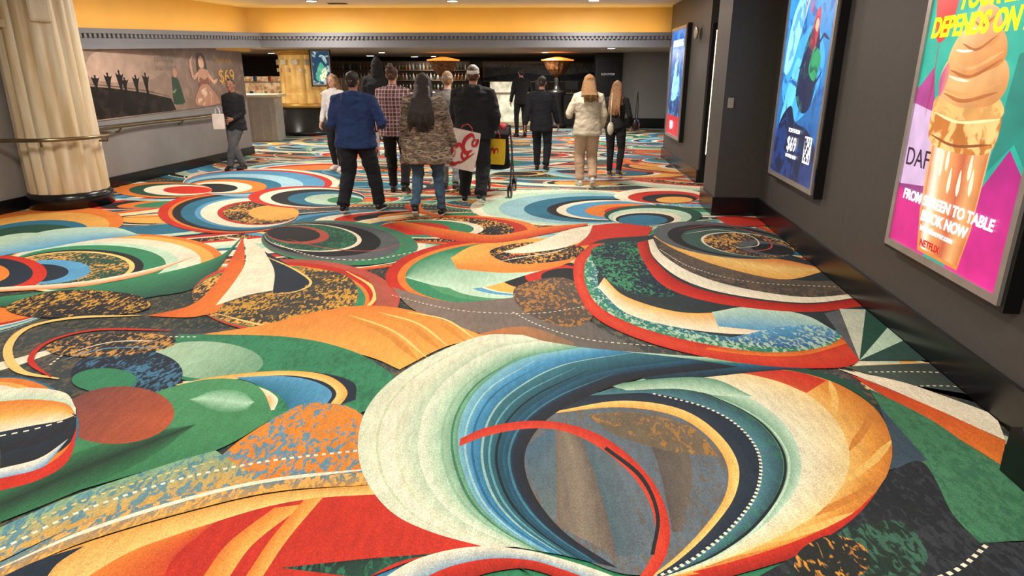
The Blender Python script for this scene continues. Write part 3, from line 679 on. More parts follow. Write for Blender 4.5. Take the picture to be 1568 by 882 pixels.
AP(ar, '#c03a90', (.34, .98), (.31, 1.08), (.37, 1.17), (.4, 1.08), grad=('#e08a70', (1, 0)))
ar.build('print', M_print, e)
text('YOUR LIFE', .155, pl, .36, 1.46, .095, M_ytxt, e, .15, sx=.92, bold=.035); text('DEPENDS ON IT', .155, pl, .1, 1.32, .095, M_ytxt, e, .15, sx=.9, bold=.035)
text('FROM SCREEN TO TABLE', .088, pl, .13, .34, .095, M_wtxt, e, .1, bold=.03); text('BOOK NOW', .088, pl, .4, .25, .095, M_wtxt, e, .1, bold=.03)
text('bitesofhorror.com', .05, pl, .42, .19, .095, M_wtxt, e); text('NETFLIX', .06, pl, .45, .1, .095, M_rtxt, e)
text('DAF', .16, pl, .07, .55, .093, mat('dark_ink', '#402040', emis=.1), e, bold=0)
# poster 2 (blue fantasy)
pl = Plane((rx(7.42), 7.42, .62), sd); W, H = 1.47, 2.0
e = empty('illuminated_poster'); frame(pl, W, H, e, .045, .1)
ar = Art((lambda p: lambda a, z, o: p(a, z, .085+o))(pl), .0003)
AP(ar, '#0c2a66', (.045, .045), (W-.045, .045), (W-.045, H-.045), (.045, H-.045), sm=False, grad=('#2f8fd0', (0, 1)), fleck=('#123a8a', .7))
AP(ar, '#3a9ad0', (.1, .9), (.4, 1.3), (.9, 1.5), (1.3, 1.2), (1.1, .8), (.6, .6), fleck=('#1a5fae', .9))
AP(ar, '#8fd0ec', (.1, 1.1), (.2, 1.6), (.5, 1.85), (.7, 1.8), (.5, 1.4), (.3, 1.1), fleck=('#3a90d0', .8))
AP(ar, '#5ab8e0', (.15, .5), (.3, .9), (.5, 1.2), (.7, 1.1), (.5, .7), (.3, .4), fleck=('#123a8a', .9))
AP(ar, '#081838', (.05, .3), (.2, .6), (.5, .75), (.7, .6), (1.1, .55), (W-.05, .35), (W-.1, .06), (.1, .06), fleck=('#1a3a78', .6))
AP(ar, '#0a1c40', (.6, .9), (.75, 1.35), (1.0, 1.5), (1.15, 1.2), (1.1, .8), (.85, .7), fleck=('#2a6a5a', .7))
AP(ar, '#b02838', (.85, 1.3), (.88, 1.5), (1.0, 1.65), (1.05, 1.5), (.98, 1.25), fleck=('#502040', .8))
AP(ar, '#1d8a5a', (.9, 1.1), (1.0, 1.3), (1.2, 1.2), (1.1, 1.0), fleck=('#0a3a3a', .8))
AP(ar, '#d8a080', (.93, 1.48), (.97, 1.55), (1.03, 1.51), (1.0, 1.43))
AP(ar, '#b83040', (.9, 1.5), (.94, 1.62), (1.02, 1.6), (1.06, 1.48), (1.02, 1.56), (.95, 1.56))
for q in ([(.62, 1.1), (.8, 1.3), (.95, 1.25)], [(.6, .85), (.85, 1.0), (1.1, .95), (1.3, 1.1)], [(1.0, 1.25), (1.2, 1.4), (1.35, 1.35)]): ar.stroke(q, .03, '#0a2048')
ar.stroke([(.55, 1.55), (.68, 1.85), (.78, 1.6), (.9, 1.88)], .025, '#d03a50')
AP(ar, '#e8f0f8', (1.08, .25), (1.28, .25), (1.28, .5), (1.08, .5), sm=False)
for i in range(36):
    if rng.random() < .5: qx = 1.1+.028*(i % 6); qz = .27+.036*(i//6); AP(ar, '#0a1430', (qx, qz), (qx+.026, qz), (qx+.026, qz+.034), (qx, qz+.034), sm=False)
ar.build('print', M_print2, e)
text('$69', .2, pl, .55, .32, .095, M_wtxt, e, bold=0); text('TICKETS FROM', .055, pl, .55, .5, .095, M_wtxt, e, bold=0); text('ON SALE NOW', .05, pl, .55, .25, .095, M_wtxt, e, bold=0)
# poster 3 far
pl = Plane((3.145, 13.35, .52), (-.053, -1)); W, H = 1.35, 1.95
e = empty('illuminated_poster'); frame(pl, W, H, e, .05)
ar = Art((lambda p: lambda a, z, o: p(a, z, .075+o))(pl), .0003)
AP(ar, '#b01428', (.05, .05), (W-.05, .05), (W-.05, .4), (.05, .4), sm=False)
AP(ar, '#0b1f50', (.05, .4), (W-.05, .4), (W-.05, H-.05), (.05, H-.05), sm=False, grad=('#1a60b0', (0, 1)), fleck=('#3a90c8', .6))
AP(ar, '#8fd0f0', (.3, .7), (.6, 1.5), (.9, 1.2), (1.0, .8), fleck=('#103070', .9))
ar.build('print', M_print2, e); text('AWAKENING', .16, pl, .2, 1.62, .085, M_wtxt, e); text('$59', .2, pl, .4, .16, .085, M_wtxt, e)
# lit display edge
e = empty('lit_display_panel'); pl = Plane((3.02, 10.58, .0), (1, -.0)); pbox('housing', pl, .0, .3, 0, 2.4, 0, .03, M_black, e)
pbox('glow_strip', pl, .06, .2, .45, 2.3, .03, .035, mat('pale_glow', '#fff2c8', emis=2.2, namt=.1), e)
e = empty('wall_clock', (2.99, 11.3, 2.3)); bm = bmesh.new(); lathe(bm, [(.09, 0), (.1, .01), (.1, .03), (.08, .035)], (0, 0, 0), 24); o = bm_obj('dial', bm, M_silver, e); o.rotation_euler = (0, -math.pi/2, 0)
box('light_switch', (2.6, 8.06, 1.35), (.07, .02, .12), mat('ivory_plastic', '#b8ad98', .4), -.09, bev=.008)

# left mural
pl = Plane((-7.4+.12*10, 10, 0), (.12, 1)); e = empty('wall_mural')
ar = Art((lambda p: lambda a, z, o: p(a, z, .012+o))(pl), .0004)
L = 4.5
def zt(a): return 1.98+.11*a/L
def zb(a): return 1.0+.1*a/L
AP(ar, '#a58c7c', (0, zb(0)), (L, zb(L)), (L, zt(L)+.1), (0, zt(0)+.1), sm=False, grad=('#6e5a4c', (1, 0)), fleck=('#b09684', .35))
AP(ar, '#d0b29e', (.1, 1.9), (.1, 1.6), (1.2, 1.55), (1.9, 1.75), (1.6, 2.0), (.6, 2.02), grad=('#9a8272', (1, 0)))
AP(ar, '#17120f', (0, 1.02), (0, 1.5), (.5, 1.46), (1.2, 1.38), (1.9, 1.26), (2.0, 1.06), (1.9, 1.05), sm=False, fleck=('#3a2f28', .5))
ar.stroke([(.0, 1.53), (.6, 1.48), (1.3, 1.4), (1.9, 1.29)], .02, '#6a5444')
for i, x in enumerate((.15, .42, .68, .78, 1.05, 1.3)):
    h = .16+.05*((i*7) % 3); z = 1.5-.06*x
    AP(ar, '#15100d', (x-.035, z-.08), (x-.03, z), (x-.06, z+h*.45), (x-.08, z+h*.9), (x-.03, z+h*.75), (x-.015, z+h*.8), (x-.02, z+h), (x, z+h*1.05), (x+.02, z+h), (x+.015, z+h*.8), (x+.05, z+h*.72), (x+.1, z+h*.85), (x+.045, z+h*.4), (x+.02, z), (x+.03, z-.08), sm=False)
AP(ar, '#2c4a34', (1.95, 1.15), (2.0, 1.6), (2.1, 1.66), (2.2, 1.55), (2.3, 1.15), sm=False, fleck=('#8fae7a', .8))
AP(ar, '#c8967a', (2.06, 1.62), (2.05, 1.74), (2.12, 1.78), (2.17, 1.7), (2.14, 1.62))
# performer: hair, torso, raised arm, skirt
AP(ar, '#3a2418', (2.82, 1.7), (2.84, 1.96), (2.96, 2.04), (3.1, 1.98), (3.14, 1.7), (3.0, 1.74))
AP(ar, '#dcae8e', (2.9, 1.78), (2.89, 1.92), (2.98, 1.98), (3.05, 1.9), (3.03, 1.78))
AP(ar, '#c8967a', (2.8, 1.52), (2.84, 1.72), (3.0, 1.76), (3.18, 1.7), (3.16, 1.5), (3.0, 1.44))
AP(ar, '#8a5444', (2.84, 1.42), (2.86, 1.6), (3.0, 1.56), (3.14, 1.6), (3.12, 1.42))
AP(ar, '#b88870', (2.62, 1.12), (2.8, 1.42), (3.0, 1.48), (3.18, 1.42), (3.42, 1.12), fleck=('#e8ccb0', .8))
for q in ([(2.84, 1.7), (2.66, 1.6), (2.62, 1.86), (2.72, 1.98)], [(3.14, 1.68), (3.3, 1.52), (3.46, 1.56)]): ar.stroke(crom(q, 6), .07, '#d4a488')
ar.build('mural_print', M_mural, e)
Mg = mat('gold_ink', '#d8a850', .5, emis=.1); Mt = mat('pale_ink', '#a89888', .6)
text('$69', .36, pl, 3.5, 1.5, .02, Mg, e, sx=1.1, bold=0); text('TICKETS FROM', .09, pl, 3.45, 1.88, .02, Mg, e, sx=1.0, bold=0); text('ABSINTHE', .12, pl, 1.6, 1.86, .02, Mt, e, bold=0); text('GREEN FAIRY', .1, pl, 1.6, 1.73, .02, Mt, e, bold=0)
pbox('lower_rail', pl, 0, L, .93, .99, 0, .02, M_wall2, e)

# ------------------------------------------------------------ left marble column
e = empty('marble_column', (-5.96, 8.78, 0))
bm = bmesh.new(); lathe(bm, [(.47, .2), (.47, .6), (.46, 1.4), (.45, 2.1), (.45, 2.95)], (0, 0, 0), 320, 0, (16, .09)); bm_obj('shaft', bm, M_marble, e)
bm = bmesh.new(); lathe(bm, [(.5, -.005), (.5, .15), (.48, .18), (.46, .2)], (0, 0, 0), 48); bm_obj('base', bm, M_base, e)
bm = bmesh.new(); add_box(bm, (-.75, -.1, 2.0), (1.0, .5, .12), .1, 0, .02); add_box(bm, (-.75, -.1, 2.14), (1.0, .6, .14), .1, 0, .02); add_box(bm, (-.8, -.05, 2.6), (.95, .3, .7), .1, 0, .02); bm_obj('lintel', bm, M_marble, e)
bm = bmesh.new(); add_box(bm, (.3, -.33, 2.42), (.22, .16, .3), .6, 0, .03); add_box(bm, (.3, -.33, 2.62), (.28, .2, .08), .6, 0, .02); add_box(bm, (-.2, -.42, 2.25), (.3, .12, .1), .1, 0, .02)
bm_obj('ornament', bm, M_marble, e)
e = empty('handrail'); bm = bmesh.new()
def hw(y, o=.1): return -7.4+.12*y+o
pts = crom([(hw(4), 4), (hw(7), 7), (-6.35, 8.05), (-5.75, 8.2), (-5.4, 8.6), (-5.45, 9.1), (-5.95, 9.6), (hw(10.6), 10.6), (hw(12.5), 12.5), (hw(14.2), 14.2)], 8)
tube(bm, [(p[0], p[1], .9) for p in pts], .024)
for y in (4.5, 6.5, 10.4, 12, 13.8): tube(bm, [(hw(y), y, .89), (hw(y, .04), y, .82), (hw(y, -.0), y, .82)], .014)
for p, q in (((-5.8, 8.19), (-5.9, 8.35)), ((-5.4, 8.9), (-5.56, 8.88))): tube(bm, [(p[0], p[1], .89), (*p, .83), (*q, .83)], .014); 
bm_obj('rail', bm, M_brass, e, True)

# ------------------------------------------------------------ LOBBY
e = empty('ornate_column', (-5.9, 19.4, 0))
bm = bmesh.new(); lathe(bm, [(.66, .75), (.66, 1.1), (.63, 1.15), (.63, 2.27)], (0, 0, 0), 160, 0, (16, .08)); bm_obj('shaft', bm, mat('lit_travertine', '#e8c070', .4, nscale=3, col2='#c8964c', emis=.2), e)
bm = bmesh.new(); lathe(bm, [(.8, -.005), (.8, .1), (.74, .14), (.7, .75)], (0, 0, 0), 48); bm_obj('plinth', bm, M_dark, e)
bm = bmesh.new(); lathe(bm, [(.72, 0), (.74, .08), (.7, .12)], (0, 0, .75), 48); lathe(bm, [(.64, 0), (.75, .08), (.78, .12)], (0, 0, 2.14), 48); bm_obj('bands', bm, mat('antique_gold', '#c89848', .4, .4), e)
bm = bmesh.new()
for k in range(12):
    a = 2*math.pi*k/12
    add_box(bm, (.66*math.cos(a), .66*math.sin(a), 1.95), (.05, .2, .14), a, 0, .015); add_box(bm, (.66*math.cos(a+.2), .66*math.sin(a+.2), 1.75), (.04, .1, .1), a, 0, .015)
bm_obj('relief', bm, M_marble, e)
pl = Plane((-5.45, 18.72, 1.35), (.9, .25)); e = empty('column_poster'); frame(pl, .5, .9, e, .03, .06)
ar = Art((lambda p: lambda a, z, o: p(a, z, .045+o))(pl), .0003); AP(ar, '#12324a', (.03, .03), (.47, .03), (.47, .87), (.03, .87), sm=False, fleck=('#a8b8b0', .7)); AP(ar, '#3a8a70', (.1, .2), (.25, .6), (.4, .3), (.25, .1), fleck=('#f0e0b0', .8)); ar.build('print', M_print2, e)
e = empty('service_counter'); M_pan = mat('counter_panel', '#a8a29a', .4)
box('body', (-6.55, 17.4, .55), (1.1, .8, 1.1), M_pan, .1, e, .02); box('top', (-6.55, 17.4, 1.13), (1.3, .95, .07), mat('counter_top', '#d8c8a8', .3), .1, e, .015)
for i in range(5): box('rib', (-6.97+i*.22, 16.96+i*.02, .55), (.03, .03, 1.0), M_silver, .1, e)
e = empty('display_case')
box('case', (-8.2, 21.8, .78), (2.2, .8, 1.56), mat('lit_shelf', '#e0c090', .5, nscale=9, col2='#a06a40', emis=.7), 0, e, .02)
for i in range(3): box('shelf', (-8.2, 21.35, .5+i*.45), (2.2, .12, .03), M_silver, 0, e)
for i in range(14): box('item', (-9.2+i*.15, 21.35, .5+(i % 3)*.45+.1), (.09, .08, .16), mat('item', rng.choice(['#d87848', '#e8d8b0', '#a83838', '#486890']), .5), 0, e, .01)
e = empty('reception_desk')
box('desk_body', (-.1, 22.9, .5), (7.0, .7, 1.0), M_dark, 0, e, .02); box('desk_top', (-.1, 22.85, 1.03), (7.2, .9, .06), mat('desk_stone', '#8a7864', .25), 0, e, .01)
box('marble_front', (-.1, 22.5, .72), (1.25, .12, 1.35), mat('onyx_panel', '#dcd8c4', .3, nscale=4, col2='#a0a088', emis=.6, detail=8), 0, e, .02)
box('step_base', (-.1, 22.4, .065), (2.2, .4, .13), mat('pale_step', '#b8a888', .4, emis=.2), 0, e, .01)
for i, x in enumerate((-2.9, 1.0, 2.0, 3.0)): 
    box('monitor', (x, 22.9, 1.28), (.45, .04, .3), M_black, 0, e, .01); box('monitor_stand', (x, 22.95, 1.12), (.05, .05, .16), M_black, 0, e)
for x in (-2.15, 1.42):
    e = empty('torch_lamp', (x, 21.6, 0)); bm = bmesh.new(); lathe(bm, [(.32, -.005), (.32, .1), (.24, .14), (.22, 1.0), (.28, 1.05), (.28, 1.12), (.12, 1.16), (.06, 1.35), (.1, 1.5), (.07, 1.56)], (0, 0, 0), 24); bm_obj('pedestal', bm, M_dark, e, True)
    bm = bmesh.new(); lathe(bm, [(.07, 1.54), (.2, 1.62), (.34, 1.78), (.42, 1.95), (.46, 2.02), (.47, 2.06), (.43, 2.05)], (0, 0, 0), 32, 0, (14, .08)); bm_obj('bowl', bm, mat('copper_bowl', '#8a5426', .45, .4, col2='#3c2a1c', nscale=14), e)
    bm = bmesh.new(); lathe(bm, [(.5, 2.03), (.52, 2.06), (.3, 2.1), (.1, 2.14)], (0, 0, 0), 24); bm_obj('glow', bm, mat('torch_glow', '#ff8a30', emis=1.6, namt=.1), e, True)
e = empty('back_painting'); pl = Plane((-1.2, 29.95, 1.35), (1, 0)); pl.n = Vector((0, -1, 0))
ar = Art((lambda p: lambda a, z, o: p(a, z, .03+o*3))(pl), .0006)
AP(ar, '#a0aab2', (0, 0), (5.2, 0), (5.2, .7), (0, .7), sm=False, grad=('#c8b8a8', (0, 1)), fleck=('#5a6470', .6)); AP(ar, '#3c4248', (0, 0), (1.5, .3), (3, .2), (5.2, .35), (5.2, 0), fleck=('#65707f', .6)); ar.build('canvas', M_mural, e)
pbox('frame_edge', pl, -.08, 5.28, -.08, .78, 0, .02, M_brass, e)
e = empty('bar_shelving')
for r_ in range(3):
    box('shelf', (-4.6, 27.5, 1.0+r_*.38), (5.6, .4, .04), mat('walnut', '#4a3626', .4), 0, e)
    bm = bmesh.new()
    for i in range(40): lathe(bm, [(.04, 0), (.04, .16), (.015, .2), (.015, .26)], (-7.3+i*.14, 27.45, 1.02+r_*.38), 8, rng.randrange(3))
    bm_obj('bottles', bm, [mat('amber_glass', '#7a4820', .2), mat('green_glass', '#2a3a28', .2), mat('label_grey', '#8a8478', .5)], e, True)
box('shelf_back', (-4.6, 27.75, 1.05), (5.8, .06, 2.1), mat('shelf_back', '#5a4634', .5, emis=.04), 0, e)
e = empty('lounge_partition'); box('panel', (-5.6, 24.3, .75), (3.0, .15, 1.5), mat('bronze_screen', '#5a4a3c', .4), 0, e, .02)
for i in range(12): box('slat', (-7.0+i*.245, 24.2, .75), (.04, .05, 1.4), M_brass, 0, e)
e = empty('elevator_portal'); box('surround', (3.05, 21.8, 1.13), (.85, .3, 2.26), M_dark, 0, e); box('door_panel_a', (2.86, 21.62, 1.0), (.34, .04, 2.0), M_black, 0, e); box('door_panel_b', (3.22, 21.62, 1.0), (.34, .04, 2.0), M_black, 0, e)
pl = Plane((2.72, 21.6, 1.6), (1, 0)); pl.n = Vector((0, -1, 0)); text('ELEVATOR', .09, pl, .08, 0, .02, mat('sign_white', '#e8e8e8', emis=.3), e, bold=0)
prism('wall_right_lobby', [(3.5, 21.8), (9, 21.2), (9, 21.5), (3.5, 22.1)], 0, 2.3, M_wall2)
prism('baseboard_lobby', [(3.5, 21.76), (9, 21.16), (9, 21.2), (3.5, 21.8)], -.005, .28, M_base)
prism('wall_right_end', [(8.8, 13.9), (9, 13.9), (9, 30), (8.8, 30)], 0, 2.4, M_wall2)
prism('wall_right_return', [(3.7, 13.8), (9, 13.8), (9, 14.0), (3.7, 14.0)], 0, 2.95, M_wall)

# ------------------------------------------------------------ PEOPLE
def ik(a, b, l1, l2, pole):
    a = Vector(a); b = Vector(b); d = b-a; L = min(d.length, (l1+l2)*.998); d = d.normalized()
    x = (l1*l1-l2*l2+L*L)/(2*L); h = math.sqrt(max(l1*l1-x*x, 0)); p = Vector(pole); p = (p-d*p.dot(d)).normalized()
    return a+d*x+p*h, a+d*L
SKIN = {}
def skin(col):
    if col not in SKIN: SKIN[col] = mat('skin_'+col[1:], col, .5, nscale=30, namt=.08)
    return SKIN[col]
def cloth(n, col, rough=.9, amt=.25, **k): return mat(n, col, rough, nscale=9, namt=amt, bump=.4, bscale=14, **k)
def person(name, loc, yaw, H, feet, hands, top, pants, shoes, hairm, hair='short', skinc='#c08a6c', loose=1., hem=.92, wid=1., pl_=1., hood=False, headyaw=0., pitch=0., lean=0., sole=None, coat_flare=1., female=False, elbow=(0, -1, -.1), face=False, capm=None, fold=.007, hairlen=None, hoodup=False):
    e = empty(name, (loc[0], loc[1], .0), yaw); s = H/1.75
    G = {k: bmesh.new() for k in ('skin', 'top', 'pants', 'shoe', 'sole', 'hair', 'cap')}
    sh = .185*wid*(.92 if female else 1)
    hx = .095
    drop = 0
    ank = []
    for sgn, f in zip((-1, 1), feet): ank.append(Vector((f[0], f[1], .096+f[2])))
    while True:
        if all((Vector((sg*hx, 0, .93-drop))-a).length < .842 for sg, a in zip((-1, 1), ank)) or drop > .2: break
        drop += .005
    for sgn, f, a in zip((-1, 1), feet, ank):
        hip = Vector((sgn*hx, 0, .93-drop)); kn, a2 = ik(hip, a, .43, .42, (sgn*.05, 1, 0))
        r1 = .092*pl_**.5; r2 = .062*pl_; r3 = .05*pl_
        loft(G['pants'], [hip+Vector((0, 0, .04)), hip.lerp(kn, .35), hip.lerp(kn, .75), kn, kn.lerp(a2, .35), kn.lerp(a2, .75), a2+Vector((0, 0, .01))], [r1*1.04, r1, r2*1.15, r2*1.05, r2*1.0, r3*1.02, r3*(1.0 if pl_ < 1.1 else 1.12)], seg=16, cap=.2)
        toe = f[3] if len(f) > 3 else 0
        th = -math.asin(min(.9, f[2]/.17)) if f[2] > 0 and toe >= 0 else .3*(toe < 0)
        yw = f[4] if len(f) > 4 else sgn*-.12
        M = Matrix.Translation(a2) @ Matrix.Rotation(yw, 4, 'Z') @ Matrix.Rotation(th, 4, 'X')
        q = lambda x, y, z: M @ Vector((x, y, z))
        loft(G['shoe'], [q(0, -.055, -.045), q(0, -.01, -.03), q(0, .06, -.042), q(0, .12, -.055), q(0, .17, -.062)], [(.036, .038), (.04, .05), (.043, .038), (.045, .027), (.032, .018)], side=M.to_3x3() @ Vector((1, 0, 0)), seg=14)
        loft(G['sole'], [q(0, -.06, -.083), q(0, .0, -.083), q(0, .09, -.083), q(0, .175, -.08)], [(.04, .012), (.04, .012), (.049, .012), (.034, .012)], side=M.to_3x3() @ Vector((1, 0, 0)), seg=14)
        if pl_ < 1.3: loft(G['shoe'], [a2+Vector((0, 0, -.03)), a2+Vector((0, 0, .03))], [.045, .04])
    dz = -drop
    fwd = lambda z: lean*(z-.9)
    def V(x, y, z): return Vector((x, y+fwd(z), z+dz))
    loft(G['pants'], [V(0, -.01, .88), V(0, -.015, .95), V(0, 0, 1.05)], [(.15, .11), (.17*(1.02 if female else 1), .125), (.145, .105)], seg=20, cap=.4)
    lz = loose; wz = wid*(.93 if female else 1)
    zs = [hem, (hem+1.08)/2, 1.08, 1.22, 1.34, 1.42, 1.475]
    rxs = [.178*coat_flare, .172*(1+(coat_flare-1)*.6), .155, .17, .182, .165, .1]; rys = [.13*coat_flare, .13, .118, .125, .128, .11, .075]
    loft(G['top'], [V(0, -.005-(.01 if i == 4 else 0), z) for i, z in enumerate(zs)], [(a*wz*lz, b*lz**.8) for a, b in zip(rxs, rys)], seg=24, cap=.15)
    loft(G['skin'], [V(0, -.012, 1.45), V(0, .0, 1.53), V(0, .012, 1.58)], [(.055, .057), (.052, .055), (.05, .055)])
    loft(G['top'], [V(0, -.01, 1.465), V(0, -.008, 1.505)], [(.075, .075), (.066, .07)], cap=.1)
    fin = []
    for sgn, h in zip((-1, 1), hands):
        shd = V(sgn*sh, -.01, 1.405); tgt = Vector((h[0], h[1], h[2]+dz)); pol = Vector((elbow[0]+sgn*.35, elbow[1], elbow[2]))
        el, wr = ik(shd, tgt, .285, .26, pol)
        ra = .058*lz*(.9 if female else 1)
        loft(G['top'], [V(sgn*sh*.55, -.01, 1.43), shd, shd.lerp(el, .3), el, el.lerp(wr, .5), wr.lerp(el, .06)], [ra*1.0, ra*1.12, ra, ra*.86, ra*.78, ra*.66], seg=14, cap=.4)
        dr = (wr-el).normalized(); hd = Vector(h[3]).normalized() if len(h) > 3 else dr
        hd = (hd+dr*.6).normalized()
        up = Vector((-sgn, 0, 0)) ; pn = (up-hd*up.dot(hd)).normalized()
        sd_ = hd.cross(pn).normalized()
        if sd_.y < 0 or (abs(sd_.y) < .1 and sd_.z < 0): sd_ = -sd_
        loft(G['skin'], [wr-dr*.03, wr+dr*.015, wr+hd*.05, wr+hd*.09], [(.026, .021), (.028, .02), (.04, .015), (.04, .013)], side=sd_, seg=12)
        fin.append((wr, hd, pn, sd_))
    hc = V(0, .012, 1.515); HM = Matrix.Translation(hc) @ Matrix.Rotation(headyaw, 4, 'Z') @ Matrix.Rotation(pitch, 4, 'X')
    hv = lambda x, y, z: HM @ Vector((x, y, z)); hs = HM.to_3x3() @ Vector((1, 0, 0))
    prof = [(.012, .028, .03, .05), (.035, .045, .055, .032), (.07, .058, .08, .014), (.105, .067, .09, .004), (.14, .073, .096, -.003), (.175, .071, .094, -.007), (.205, .058, .077, -.009), (.222, .036, .05, -.01)]
    loft(G['skin'], [hv(0, p[3], p[0]) for p in prof], [(p[1], p[2]) for p in prof], side=hs, seg=20, cap=.5)
    loft(G['skin'], [hv(0, .092, .13), hv(0, .103, .108), hv(0, .112, .092)], [.008, .011, .014], side=hs)
    loft(G['skin'], [hv(0, .088, .062), hv(0, .083, .03)], [(.022, .012), (.02, .014)], side=hs)
    for sg in (-1, 1): loft(G['skin'], [hv(sg*.073, -.008, .085), hv(sg*.078, -.012, .105), hv(sg*.077, -.014, .125)], [(.008, .013), (.009, .019), (.008, .016)], side=hs)
    k = 1.0 if hair in ('short', 'cap') else 1.1
    hp = [(.075, .05, .05, -.05), (.105, .066, .07, -.034), (.14, .077*k, .09, -.02), (.175, .079*k, .097, -.014), (.205, .068*k, .087, -.012), (.226, .048, .06, -.012), (.238, .02, .03, -.012)]
    loft(G['hair'], [hv(0, p[3], p[0]) for p in hp], [(p[1], p[2]) for p in hp], side=hs, seg=20, cap=.5)
    if hair in ('long', 'longwavy', 'bob'):
        zl = hairlen or {'long': 1.14, 'longwavy': 1.1, 'bob': 1.4}[hair]
        loft(G['hair'], [hv(0, -.045, .17), hv(0, -.075, .08), V(0, -.135*lz**.5, 1.45), V(0, -.16*lz**.5, (1.45+zl)/2), V(0, -.15*lz**.5, zl)], [(.09, .05), (.1, .055), (.115, .042), (.11, .035), (.06, .018)], side=hs, seg=18)
        for sg in (-1, 1): loft(G['hair'], [hv(sg*.06, 0.0, .17), hv(sg*.083, -.01, .09), V(sg*.1, -.03, 1.47), V(sg*.115, -.09*lz, (1.44+zl)/2+.03)], [(.022, .05), (.022, .045), (.028, .05), (.02, .03)], side=hs)
        n_ = 9 if hair == 'longwavy' else 7
        for i in range(n_): 
            x = (-.1+.2*i/(n_-1))*(1.3 if hair == 'longwavy' else .85); z1 = zl+.1; yb = -.165*lz**.5
            loft(G['hair'], [V(x*.8, yb+.03, 1.46), V(x, yb-.012, (1.42+z1)/2), V(x*1.15+.014*math.sin(i*3), yb-.018, z1), V(x*1.1-.015*math.sin(i*2), yb-.008, zl-.02+.035*(i % 3))], [.02, .026, .024, .009])
    if hair == 'bun': loft(G['hair'], [hv(0, -.06, .2), hv(0, -.09, .235), hv(0, -.085, .255)], [.035, .045, .03])
    if hair == 'cap':
        cp = [(.15, .081, .1, -.006), (.18, .08, .098, -.008), (.21, .068, .084, -.01), (.235, .04, .05, -.01)]
        loft(G['cap'], [hv(0, p[3], p[0]) for p in cp], [(p[1], p[2]) for p in cp], side=hs, seg=20, cap=.4)
        loft(G['cap'], [hv(0, -.055, .14), hv(0, -.05, .17)], [(.07, .055), (.075, .058)], side=hs, seg=18, cap=.2)
        loft(G['cap'], [hv(0, .07, .158), hv(0, .13, .152), hv(0, .165, .142)], [(.068, .01), (.066, .009), (.045, .009)], side=hs)
    if hoodup:
        loft(G['top'], [V(0, -.05, 1.48), hv(0, -.05, .06), hv(0, -.04, .13), hv(0, -.03, .19), hv(0, -.02, .24)], [(.1, .09), (.098, .095), (.1, .105), (.09, .1), (.055, .07)], side=hs, seg=20)
    if hood:
        loft(G['top'], [V(-.1, -.03, 1.47), V(-.07, -.1, 1.47), V(0, -.13, 1.455), V(.07, -.1, 1.47), V(.1, -.03, 1.47)], [(.045, .04), (.06, .05), (.065, .06), (.06, .05), (.045, .04)], side=(0, 0, 1), seg=14)
        loft(G['top'], [V(0, -.1, 1.5), V(0, -.14, 1.42), V(0, -.145, 1.33)], [(.1, .04), (.115, .05), (.06, .025)], side=(1, 0, 0), seg=16)
    loft(G['top'], [V(0, -.005, hem-.012), V(0, -.005, hem+.03)], [(.18*coat_flare*wz*lz, .133*coat_flare*lz**.8)]*2, seg=24, cap=.1)
    names = [k for k in G if len(G[k].verts)]
    allbm = bmesh.new(); trees = {}
    for k in names:
        me = bpy.data.meshes.new('tmp'); G[k].normal_update(); G[k].to_mesh(me); allbm.from_mesh(me); trees[k] = BVHTree.FromBMesh(G[k]); bpy.data.meshes.remove(me)
    bmesh.ops.recalc_face_normals(allbm, faces=allbm.faces[:])
    me = bpy.data.meshes.new('tmp'); allbm.to_mesh(me); allbm.free()
    ob = bpy.data.objects.new('tmp', me); scene.collection.objects.link(ob)
    md = ob.modifiers.new('r', 'REMESH'); md.mode = 'VOXEL'; md.voxel_size = .0085
    sm = ob.modifiers.new('s', 'SMOOTH'); sm.factor = .5; sm.iterations = 2
    dg = bpy.context.evaluated_depsgraph_get(); dg.update(); body = bpy.data.meshes.new_from_object(ob.evaluated_get(dg)); bpy.data.objects.remove(ob)
    order = ['skin', 'top', 'pants', 'shoe', 'sole', 'hair', 'cap']
    ms = {'skin': skin(skinc), 'top': top, 'pants': pants, 'shoe': shoes, 'sole': sole or shoes, 'hair': hairm, 'cap': capm or hairm}
    lab = []
    for p in body.polygons:
        c_ = p.center; best = None; bd = 1
        for k in names:
            r_ = trees[k].find_nearest(c_, .06)
            if r_[0] is not None and r_[3] < bd: bd = r_[3]; best = k
        lab.append(order.index(best) if best else 1)
    body.polygons.foreach_set('material_index', lab); vl = [0]*len(body.vertices)
    for p, l in zip(body.polygons, lab):
        for v in p.vertices: vl[v] = l
    nr = [Vector(v.normal) for v in body.vertices]
    off = Vector((len(name)*1.7 + loc[0], loc[1], 0))
    for v, l, n_ in zip(body.vertices, vl, nr):
        if l in (1, 2, 5):
            p = v.co+off
            f_ = fold if l != 5 else .006
            q = noise.noise(Vector((p.x*9, p.y*9, p.z*(16 if l != 5 else 4))))+.5*noise.noise(Vector((p.x*22, p.y*22, p.z*30)))
            if l != 5:
                q += 1.1*(.5-abs(noise.noise(Vector((p.x*5+p.z*7, p.y*5, p.z*10-p.x*6)))))
            v.co += n_*q*f_
    for g in G.values(): g.free()
    bmx = bmesh.new(); bmx.from_mesh(body)
